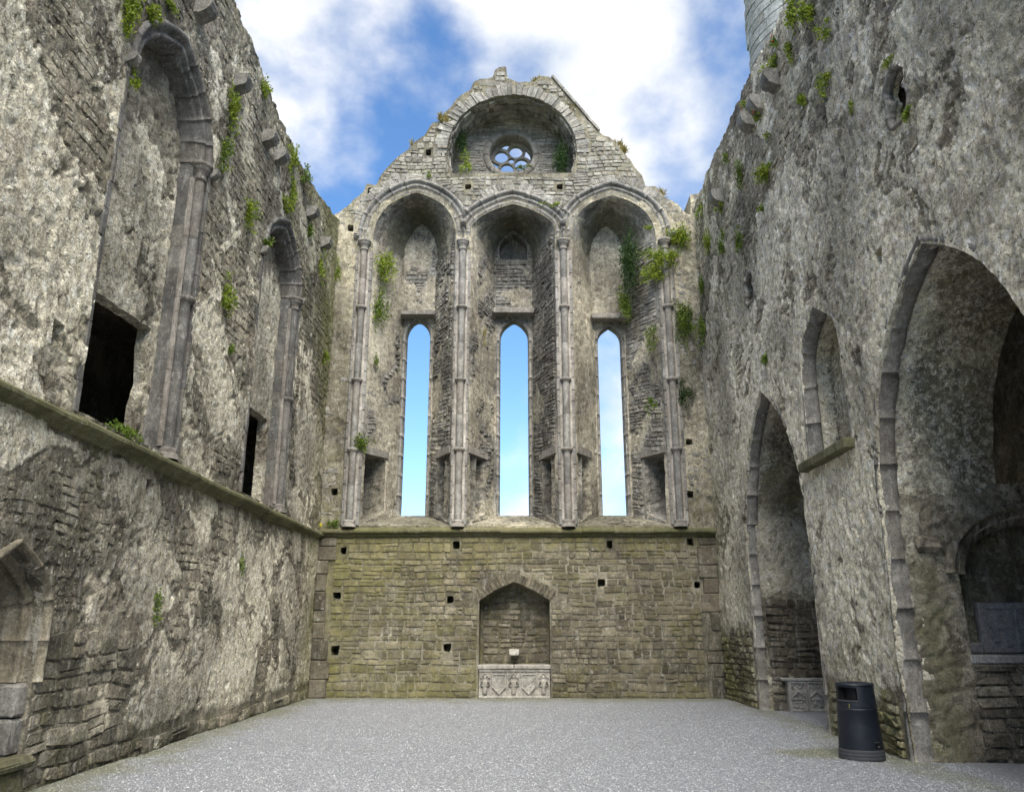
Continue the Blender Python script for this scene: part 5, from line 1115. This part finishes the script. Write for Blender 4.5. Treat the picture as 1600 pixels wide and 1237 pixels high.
# ------------------------------------------------------------------ carved tomb front by the farther arch
tf = thing('carved_tomb', 'dark carved tomb front of three gabled panels inside the farther arch', 'tomb')
YP = 17.22
mb = MB(); mb.box(5.40, 6.50, YP, YP + 0.18, -0.03, 0.57, 0.006, 0.5, 0.012); mb.build('slab_body', M['tomb_dark'], tf)
mb = MB(); mb.box(5.30, 6.52, YP - 0.05, YP + 0.2, 0.575, 0.625, 0.006, 0.7, 0.012); mb.build('top_moulding', M['tomb_dark'], tf)
def T2(u, w, h): return (u, YP - h, w)
for i in range(3):
    a = 5.42 + i * 0.36; b = a + 0.335; cx = (a + b) / 2
    mb = MB()
    for q in ((a, a + 0.03, 0.02, 0.56), (b - 0.03, b, 0.02, 0.56), (a, b, 0.53, 0.56), (a, b, 0.0, 0.04), (a + 0.03, b - 0.03, 0.215, 0.24)): mb.box(q[0], q[1], YP - 0.03, YP + 0.01, q[2], q[3], 0.003, 0.6, 0.006)
    o = mb.build('panel_frame', M['tomb_dark'], tf)
    mb = MB()
    for s in (-1, 1): mb.prism([(cx + s * 0.15, 0.25), (cx + s * 0.15, 0.275), (cx, 0.40), (cx, 0.365)], T2, 0, 0.035, 0.8)
    mb.build('gablet', M['tomb_dark'], o)
    mb = MB(); r = random.Random(i + 70)
    for k in range(34):      # scrolling leaves
        x = r.uniform(a + 0.045, b - 0.045); z = r.choice((r.uniform(0.30, 0.52), r.uniform(0.06, 0.2)))
        if 0.25 < z < 0.42 and abs(x - cx) < 0.12: z += 0.14
        s = r.uniform(0.014, 0.026); pts = [(x + s * math.cos(q * 1.2566), YP - 0.005, min(z, 0.52) + s * math.sin(q * 1.2566)) for q in range(5)] + [(x, YP - 0.032, min(z, 0.52))]
        mb.add(pts, [(q, (q + 1) % 5, 5) for q in range(5)], r.random())
    mb.build('carved_leaves', M['tomb_dark'], o)

# ------------------------------------------------------------------ litter bin
t = NT('navy_plastic'); n_ = t.noise(14, 6, 0.7); dirt = t.rng(t.noise(3, 7, 0.7), 0.52, 0.74, 0, 0.22)
col = t.mix(dirt, t.mix(n_, (0.004, 0.007, 0.014), (0.007, 0.012, 0.022)), (0.035, 0.037, 0.04)); M['bin'] = t.done(col, t.rng(n_, 0.3, 0.7, 0.42, 0.62), t.bump(t.noise(60, 3), 0.08, 0.004), 0.5)
t = NT('grey_band'); M['band'] = t.done(t.mix(t.noise(8, 6, 0.7), (0.035, 0.038, 0.045), (0.07, 0.072, 0.08)), 0.6, t.bump(t.noise(40, 4), 0.15, 0.004))
t = NT('black_plastic'); M['black'] = t.done((0.006, 0.006, 0.008), 0.6)
t = NT('lock_metal'); M['metal'] = t.done(t.mix(t.noise(30), (0.25, 0.25, 0.25), (0.4, 0.4, 0.4)), 0.4); t.b.inputs['Metallic'].default_value = 0.8
t = NT('worn_sticker'); M['sticker'] = t.done(t.mix(t.noise(25), (0.10, 0.09, 0.03), (0.25, 0.22, 0.05)), 0.7)
BX, BY = 4.35, 11.14
bin_ = thing('litter_bin', 'dark navy plastic litter bin standing on the gravel by the pier', 'bin')
def ring(r0, z, n=48): return [(BX + r0 * math.cos(2 * math.pi * i / n), BY + r0 * 0.94 * math.sin(2 * math.pi * i / n), z) for i in range(n)]
def shell(prof, name, mat, skip=None, n=48, capt=False, capb=False):
    v = []; f = []
    for r0, z in prof: v += ring(r0, z, n)
    for j in range(len(prof) - 1):
        for i in range(n):
            if skip and skip(i, j): continue
            f.append([j * n + i, j * n + (i + 1) % n, (j + 1) * n + (i + 1) % n, (j + 1) * n + i])
    if capt: f.append([(len(prof) - 1) * n + i for i in range(n)])
    if capb: f.append(list(range(n))[::-1])
    mb = MB(); mb.add(v, f); return mb.build(name, mat, bin_, True)
shell([(0.272, 0.0), (0.280, 0.012), (0.280, 0.045), (0.276, 0.05), (0.279, 0.055), (0.278, 0.085), (0.274, 0.09), (0.276, 0.095), (0.274, 0.125), (0.266, 0.135)], 'base_band', M['band'], capb=True)
body = shell([(0.268, 0.125), (0.270, 0.14), (0.254, 0.40), (0.243, 0.585), (0.247, 0.592), (0.246, 0.612), (0.241, 0.617)], 'body', M['bin'])
i0, i1 = 25, 34           # opening towards the camera and a little left
hood = shell([(0.241, 0.612), (0.244, 0.62), (0.240, 0.66), (0.238, 0.71), (0.232, 0.87), (0.230, 0.885)], 'hood', M['bin'], skip=lambda i, j: j == 3 and i0 <= i < i1)
v = []; n = 48
for i in range(i0, i1 + 1):
    a = 2 * math.pi * i / n
    for rr, z in ((0.238, 0.71), (0.232, 0.87), (0.15, 0.72), (0.15, 0.86)): v.append((BX + rr * math.cos(a), BY + rr * 0.94 * math.sin(a), z))
m = i1 - i0; f = []
for i in range(m):
    A, B = i * 4, (i + 1) * 4
    f += [[A, B, B + 2, A + 2], [A + 3, B + 3, B + 1, A + 1], [A + 2, B + 2, B + 3, A + 3]]
f += [[0, 2, 3, 1], [m * 4, m * 4 + 1, m * 4 + 3, m * 4 + 2]]
mb = MB(); mb.add(v, f); mb.build('opening_lining', M['black'], hood)
mb = MB(); pts = []
for i in range(i0, i1 + 1):
    a = 2 * math.pi * i / n
    for rr, z in ((0.239, 0.698), (0.248, 0.700), (0.248, 0.712), (0.239, 0.714)): pts.append((BX + rr * math.cos(a), BY + rr * 0.94 * math.sin(a), z))
mb.add(pts, [[i * 4 + q, (i + 1) * 4 + q, (i + 1) * 4 + (q + 1) % 4, i * 4 + (q + 1) % 4] for i in range(m) for q in range(4)]); mb.build('opening_lip', M['band'], hood)
shell([(0.230, 0.883), (0.240, 0.888), (0.240, 0.902), (0.225, 0.915), (0.15, 0.928), (0.02, 0.934)], 'lid', M['bin'], capt=True)
def on_bin(az, r0, z): return (BX + r0 * math.cos(az), BY + r0 * 0.94 * math.sin(az), z)
def patch(name, a0, a1, r0, r1, z0, z1, mat):
    mb = MB(); v = [on_bin(a, rr, z) for z in (z0, z1) for rr in (r0, r1) for a in (a0, a1)]
    mb.add(v, [(0, 1, 3, 2), (4, 6, 7, 5), (0, 4, 5, 1), (2, 3, 7, 6), (0, 2, 6, 4), (1, 5, 7, 3)]); return mb.build(name, mat, bin_)
patch('lock_plate', 5.06, 5.28, 0.255, 0.279, 0.155, 0.205, M['black']); patch('lock_bracket', 5.0, 5.30, 0.255, 0.276, 0.218, 0.228, M['band']); patch('lock', 5.15, 5.23, 0.27, 0.288, 0.165, 0.185, M['metal'])
patch('sticker', 3.98, 4.03, 0.246, 0.2485, 0.625, 0.675, M['sticker'])

# ------------------------------------------------------------------ plants rooted in the walls
def plant(name, p, nrm, rx, rz, dep, nl, size, mat, label, cat='plant', group='plants growing from the ruined walls', seed=0, droop=0.35, flowers=0, grass=False):
    rx, rz, size = rx * 0.92, rz * 0.92, size * 0.82; nl = int(nl * 1.25); r = np.random.default_rng(seed + 1000); p = np.array(p, float); nrm = np.array(nrm, float); nrm /= np.linalg.norm(nrm)
    up = np.array([0, 0, 1.0]); side = np.cross(up, nrm)
    if np.linalg.norm(side) < 0.2: side = np.array([1.0, 0, 0]); up = np.array([0, 1.0, 0])
    side /= np.linalg.norm(side)
    nc = max(4, nl // 26); cc = r.normal(0, 0.42, (nc, 3)); cc[:, 2] = np.abs(cc[:, 2])        # sprigs first, leaves round each sprig
    which = r.integers(0, nc, nl); q = cc[which] + r.normal(0, 0.20, (nl, 3)); q[:, 2] = np.abs(q[:, 2]) * 0.9 + 0.05
    pos = p + side * (q[:, :1] * rx) + up * (q[:, 1:2] * rz - np.abs(q[:, 2:3]) * rz * droop) + nrm * (q[:, 2:3] * dep)
    s = size * r.uniform(0.6, 1.4, nl)
    d = r.normal(0, 1, (nl, 3)) + nrm * 0.7 + up * (1.6 if grass else -0.1); d /= np.linalg.norm(d, axis=1)[:, None]
    w = np.cross(d, r.normal(0, 1, (nl, 3))); w /= np.linalg.norm(w, axis=1)[:, None]; bn = np.cross(d, w)
    ln, wd = (2.6, 0.14) if grass else (1.0, 0.42)
    a = pos; b = pos + d * (s * 0.5 * ln)[:, None] + w * (s * wd)[:, None] + bn * (s * 0.12)[:, None]; c = pos + d * (s * ln)[:, None] - bn * (s * 0.15)[:, None]; e = pos + d * (s * 0.5 * ln)[:, None] - w * (s * wd)[:, None] + bn * (s * 0.12)[:, None]
    co = np.stack([a, b, c, e], 1).reshape(-1, 3); k = (np.arange(nl) * 4)[:, None]
    fc = np.concatenate([k + np.array([[0, 1, 2]]), k + np.array([[0, 2, 3]])])
    rn = np.clip(0.45 + 0.25 * r.normal(0, 1, nl) + 0.25 * (r.random(nc)[which] - 0.5), 0, 1)
    root = thing(name, label, cat, group)
    me = mesh_np('foliage', co, [fc], {'rnd': np.repeat(rn, 4)}); link('foliage', me, mat, root)
    sv = []; sf = []
    for i in range(nc):      # stems from the root to each sprig
        q_ = p + side * cc[i, 0] * rx + up * (cc[i, 1] * rz - cc[i, 2] * rz * droop) + nrm * cc[i, 2] * dep; b0 = p - nrm * 0.06; dd = q_ - b0; th = 0.004 + 0.05 * min(rx, rz) * 0.1
        ax = np.cross(dd, [0.3, 0.5, 0.8]); ax = ax / (np.linalg.norm(ax) + 1e-9) * th; ay = np.cross(dd / (np.linalg.norm(dd) + 1e-9), ax); o = len(sv)
        for c_, m_ in ((b0, 1.0), (q_, 0.5)):
            for g in (ax, (-ax + ay) * 0.7, (-ax - ay) * 0.7): sv.append(c_ + g * m_)
        sf += [[o, o + 1, o + 4, o + 3], [o + 1, o + 2, o + 5, o + 4], [o + 2, o, o + 3, o + 5]]
    me = mesh_np('stems', np.array(sv), [np.array(sf)], {'rnd': np.full(len(sv), 0.4)}); link('stems', me, M['stem'], root)
    if flowers:
        q = r.normal(0, 0.25, (flowers, 3)); pos = p + side * q[:, :1] * rx + up * q[:, 1:2] * rz + nrm * (dep * (0.7 + 0.4 * np.abs(q[:, 2:3]))); mb = MB()
        for c_ in pos:
            sz_ = size * 0.8; mb.add([tuple(c_ + side * sz_ * math.cos(a) + up * sz_ * math.sin(a)) for a in np.linspace(0, 5.03, 5)] + [tuple(c_ + nrm * sz_ * 0.5)], [(i, (i + 1) % 5, 5) for i in range(5)], r.random())
        mb.build('flowers', M['flower'] if flowers > 0 else M['yellow'], root)
    return root
NL, NR, NE = (1, 0, 0.1), (-1, 0, 0.1), (0, -1, 0.1)
def wl_(u, v, o=0.02): return (XL + o, u, v)
def wr_(u, v, o=0.02): return (XR - o, u, v)
def we_(u, v, o=0.02): return (u, YE - o, v)
B, D_, K_ = 'leaf_bright', 'leaf_mid', 'leaf_dark'
PL = [
 # left wall: name, point, normal, rx, rz, depth, leaves, size, material, label
 (wl_(8.47, 9.2), NL, .16, .42, .16, 260, .05, B, 'bright green fern hanging at the top left corner of the photo'),
 (wl_(9.0, 9.62), NL, .20, .16, .16, 150, .045, B, 'bright green tuft on the crown of the nearer left window arch'),
 (wl_(9.5, 10.22), NL, .26, .10, .12, 110, .04, B, 'thin green tuft trailing above the nearer left window arch'),
 (wl_(8.9, 8.42), NL, .10, .20, .12, 90, .04, B, 'small fern under the near capital of the left window arch'),
 (wl_(12.1, 10.35), NL, .20, .48, .16, 260, .05, B, 'yellow green fern hanging below a left wall corbel'),
 (wl_(11.9, 9.3), NL, .16, .32, .18, 200, .05, D_, 'dark green fern beside the far capital of the nearer left window'),
 (wl_(13.32, 9.0), NL, .22, .36, .18, 230, .05, B, 'green fern midway between the two left window arches, high up'),
 (wl_(13.5, 11.85), NL, .25, .22, .12, 130, .05, B, 'mossy tuft just under the left wall head above the corbels'),
 (wl_(12.68, 7.15), NL, .17, .34, .18, 220, .05, B, 'bushy green fern on the bare wall between the two left windows'),
 (wl_(13.12, 6.2), NL, .09, .13, .10, 70, .04, D_, 'tiny fern below the bushy fern between the left windows'),
 (wl_(15.4, 10.35), NL, .30, .16, .14, 150, .05, B, 'green tuft on the crown of the farther left window arch'),
 (wl_(15.65, 11.6), NL, .30, .30, .14, 200, .05, B, 'yellow green tuft near the left wall head above the farther window'),
 (wl_(16.6, 11.75), NL, .25, .22, .16, 150, .05, D_, 'leafy tuft on the left wall skyline above the farther window'),
 (wl_(15.8, 10.85), NL, .20, .42, .12, 180, .05, B, 'hanging green streak of fern over the farther left window arch'),
 (wl_(17.3, 10.75), NL, .18, .32, .14, 150, .05, D_, 'dark fern hanging under the corbel right of the farther left window'),
 (wl_(18.6, 10.4), NL, .25, .45, .12, 170, .05, B, 'pale green growth below the last corbel near the left corner'),
 (wl_(19.6, 8.3), NL, .14, .22, .14, 110, .045, B, 'small fern low on the left wall close to the corner'),
 (wl_(11.4, 1.95), NL, .11, .24, .10, 130, .035, D_, 'little fern on the left wall below the string course'),
 (wl_(14.65, 2.72), NL, .10, .24, .08, 90, .035, D_, 'tiny dark fern on the lower left wall near the corner'),
 (wl_(9.75, 3.98, .06), NL, .50, .10, .10, 160, .04, D_, 'low weeds on the left string course by the nearer window jamb'),
 (wl_(10.5, 4.02, -.2), NL, .14, .14, .12, 80, .045, D_, 'small weed on the sill of the dark left doorway'),
 (wl_(14.4, 8.95), NL, .14, .16, .14, 80, .045, D_, 'tuft on the near springing of the farther left window arch'),
 # right wall
 (wr_(14.0, 10.2), NR, .30, .24, .22, 300, .05, B, 'broad bright green clump high on the right wall'),
 (wr_(13.95, 11.55), NR, .24, .24, .22, 220, .05, B, 'green clump with red flowers under the largest right corbel'),
 (wr_(12.95, 11.85), NR, .20, .20, .20, 180, .05, B, 'green clump growing on top of the largest right corbel'),
 (wr_(12.75, 12.25), NR, .14, .20, .12, 90, .045, D_, 'small clump with a red flower on the right skyline beside the tower'),
 (wr_(11.75, 12.0), NR, .20, .40, .2, 260, .05, B, 'large green clump at the top edge beside the tower'),
 (wr_(11.15, 11.45), NR, .15, .36, .2, 230, .05, B, 'hanging green clump right of the tower near the top edge'),
 (wr_(10.68, 10.72), NR, .13, .18, .14, 110, .045, B, 'small bright tuft high on the right wall below the top edge'),
 (wr_(11.84, 10.3), NR, .10, .20, .14, 110, .045, B, 'narrow bright tuft on the right wall right of the corbel'),
 (wr_(10.88, 9.88), NR, .16, .20, .16, 130, .045, B, 'bright tuft on the right wall up and left of the ogee window'),
 (wr_(12.1, 11.5), NR, .12, .30, .12, 120, .045, B, 'slender green tuft between the tower and the corbel'),
 (wr_(13.6, 10.72), NR, .08, .12, .10, 50, .04, B, 'tiny tuft left of and above the broad right wall clump'),
 (wr_(15.6, 11.2), NR, .20, .40, .16, 170, .05, D_, 'dull green clump on the right wall below the skyline'),
 (wr_(14.4, 9.6), NR, .09, .14, .12, 70, .04, B, 'small tuft just below the broad right wall clump'),
 (wr_(14.99, 6.68), NR, .14, .22, .14, 130, .045, D_, 'lone fern above the farther pointed arch of the right wall'),
 (wr_(17.5, 10.4), NR, .28, .40, .14, 190, .05, D_, 'green growth on the right wall towards the corner, high up'),
 (wr_(16.05, 9.75), NR, .20, .30, .14, 140, .05, D_, 'green patch on the right wall below the dull clump'),
 (wr_(18.7, 11.1), NR, .35, .45, .14, 230, .05, B, 'bright growth in the right corner below the wall head'),
 (wr_(17.3, 11.25), NR, .12, .20, .14, 80, .045, B, 'tuft hanging under the small corbel near the right corner'),
 (wr_(8.95, 8.72), NR, .09, .10, .10, 60, .035, B, 'tuft on the head of the ogee window'),
 (wr_(8.78, 7.78), NR, .10, .12, .08, 80, .035, B, 'tuft trailing from the sill of the ogee window'),
 (wr_(10.17, 8.9), NR, .05, .09, .08, 40, .035, B, 'tiny tuft left of the ogee window'),
 (wr_(19.9, 9.2), NR, .20, .45, .22, 260, .055, D_, 'dark leafy clump in the right corner level with the lancet heads'),
 (wr_(19.7, 10.3), NR, .20, .35, .16, 170, .05, D_, 'leafy clump in the right corner level with the capitals'),
 (wr_(14.9, 12.3), NR, .16, .16, .12, 90, .04, B, 'orange touched tuft on the right skyline left of the corbels'),
 (wr_(16.6, 12.2), NR, .16, .22, .12, 100, .04, D_, 'small tuft at the right wall head midway to the corner'),
 (wr_(19.2, 12.3), NR, .18, .25, .14, 120, .045, B, 'tuft at the right wall head nearest the corner'),
 (wr_(9.9, 11.3), NR, .14, .16, .12, 80, .04, B, 'small tuft high on the right wall near the top edge, right of the others'),
 # end wall
 (we_(-3.78, 11.3, -.25), (0.6, -0.8, 0.1), .32, .55, .35, 520, .06, B, 'bright shrub in the left lancet recess below its arch'),
 (we_(-3.85, 10.0, -.25), (0.6, -0.8, 0.1), .26, .60, .25, 430, .055, D_, 'green fern hanging down the left side of the left recess'),
 (we_(-3.85, 8.45, -.2), (0.6, -0.8, 0.1), .13, .20, .15, 90, .045, D_, 'small fern low on the left splay of the left recess'),
 (we_(-4.02, 6.2), NE, .34, .22, .25, 300, .055, D_, 'leafy clump on the lowest shaft ring of the left shaft'),
 (we_(-4.62, 4.10), NE, .20, .16, .15, 110, .05, D_, 'weed on the string course at the left corner'),
 (we_(3.98, 11.35), NE, .55, .30, .35, 620, .06, B, 'bright leafy bush across the rightmost capital'),
 (we_(4.40, 12.0), NE, .45, .40, .30, 560, .06, B, 'bright bush right of the rightmost capital, up to the corner'),
 (we_(3.70, 10.85), NE, .40, .32, .35, 420, .06, B, 'bright bush hanging left of the rightmost shaft'),
 (we_(3.15, 11.6, -.45), (-0.6, -0.8, 0.1), .25, .85, .25, 620, .06, K_, 'dark ivy curtain on the right side of the right recess'),
 (we_(3.0, 10.3, -.6), (-0.6, -0.8, 0.1), .20, .5, .2, 260, .055, D_, 'ivy trailing above the lintel of the right lancet'),
 (we_(4.42, 9.6), NE, .30, .60, .25, 560, .06, D_, 'large hanging fern right of the rightmost shaft'),
 (we_(3.60, 9.1), (-0.4, -0.8, 0.1), .22, .42, .2, 280, .05, D_, 'fern on the right splay left of the rightmost shaft'),
 (we_(3.45, 7.2), (-0.4, -0.8, 0.1), .16, .24, .16, 130, .05, D_, 'small fern low on the right splay of the right recess'),
 (we_(4.35, 7.5), NE, .30, .35, .18, 240, .05, K_, 'dark fern right of the rightmost shaft halfway up'),
 (we_(-1.55, 14.45, -.15), (0.5, -0.8, .2), .20, .35, .25, 240, .05, B, 'green tuft at the lower left edge of the gable recess'),
 (we_(1.35, 14.9, -.6), (-0.7, -0.6, .1), .22, .65, .25, 520, .055, K_, 'dark ivy on the right side of the gable recess'),
 (we_(-1.75, 15.5, -.6), (0.7, -0.6, .1), .15, .40, .2, 240, .05, K_, 'dark ivy on the left side of the gable recess'),
 (we_(0.12, 14.80, -.95), NE, .26, .10, .16, 150, .045, D_, 'green tuft on the sill of the round window'),
 (we_(-2.55, 13.95), NE, .10, .12, .10, 60, .04, B, 'small tuft on the gable left of the small square hole'),
 (we_(3.6, 12.25, .1), NE, .15, .12, .12, 80, .045, B, 'tuft caught on the moulding of the right arch'),
 (we_(0.95, 13.0, .1), NE, .26, .12, .12, 110, .045, B, 'tuft on the right end of the middle arch moulding'),
 (we_(-4.95, 11.0), NE, .14, .40, .14, 130, .05, B, 'pale green growth in the left corner beside the left arch'),
 (we_(-0.98, 9.3, -.5), (0.6, -0.8, 0.1), .06, .30, .1, 60, .045, 'leaf_dry', 'yellowish tuft on the left splay of the middle recess'),
]
for i, q in enumerate(PL):
    p, n, rx, rz, dep, nl, size, mk, lab = q
    if 'ivy' in lab: rx, rz, nl = rx * 1.35, rz * 1.25, int(nl * 1.9)
    fl = 10 if 'red flowers' in lab else 4 if 'red flower' in lab or 'orange' in lab else 0
    bush = 'bush' if 'bush' in lab and 'bushy' not in lab else 'ivy' if 'ivy' in lab else 'fern' if 'fern' in lab else 'weed' if 'weed' in lab else 'plant'
    plant({'bush': 'leafy_bush', 'ivy': 'ivy', 'fern': 'wall_fern', 'weed': 'weed', 'plant': 'wall_plant'}[bush], p, n, rx, rz, dep * 1.1, int(nl * 1.5), size, M[mk], lab, bush, seed=i, flowers=fl)
# dry grasses on the gable skyline
for i, (p, lab) in enumerate(((( 2.75, YE + .3, 15.10), 'dry grass tuft on the right slope of the gable'), ((3.0, YE + .2, 14.80), 'dry grass lower on the right slope of the gable'), ((0.55, YE + .3, 17.18), 'dry grass on the gable top'), ((1.6, YE + .1, 16.15), 'dry grass beside the coping of the gable'),
                        ((-3.05, YE + .2, 14.98), 'dry stalks on the left slope of the gable'), ((4.0, YE + .2, 13.40), 'grass on the wall head right of the right arch'), ((-2.2, YE, 15.72), 'orange dry tuft at the left end of the gable arch'))):
    plant('grass_tuft', p, (0, -0.5, 1.0), .22, .14, .12, 130, .09, M['leaf_dry'], lab, 'grass', 'dry grasses on the gable skyline', seed=300 + i, grass=True)
plant('yellow_flower', we_(-4.98, 4.04, .12), NE, .05, .05, .06, 40, .03, M['yellow'], 'yellow flower on the string course in the left corner', 'flower', None, seed=400)
print('objects', len(bpy.data.objects))
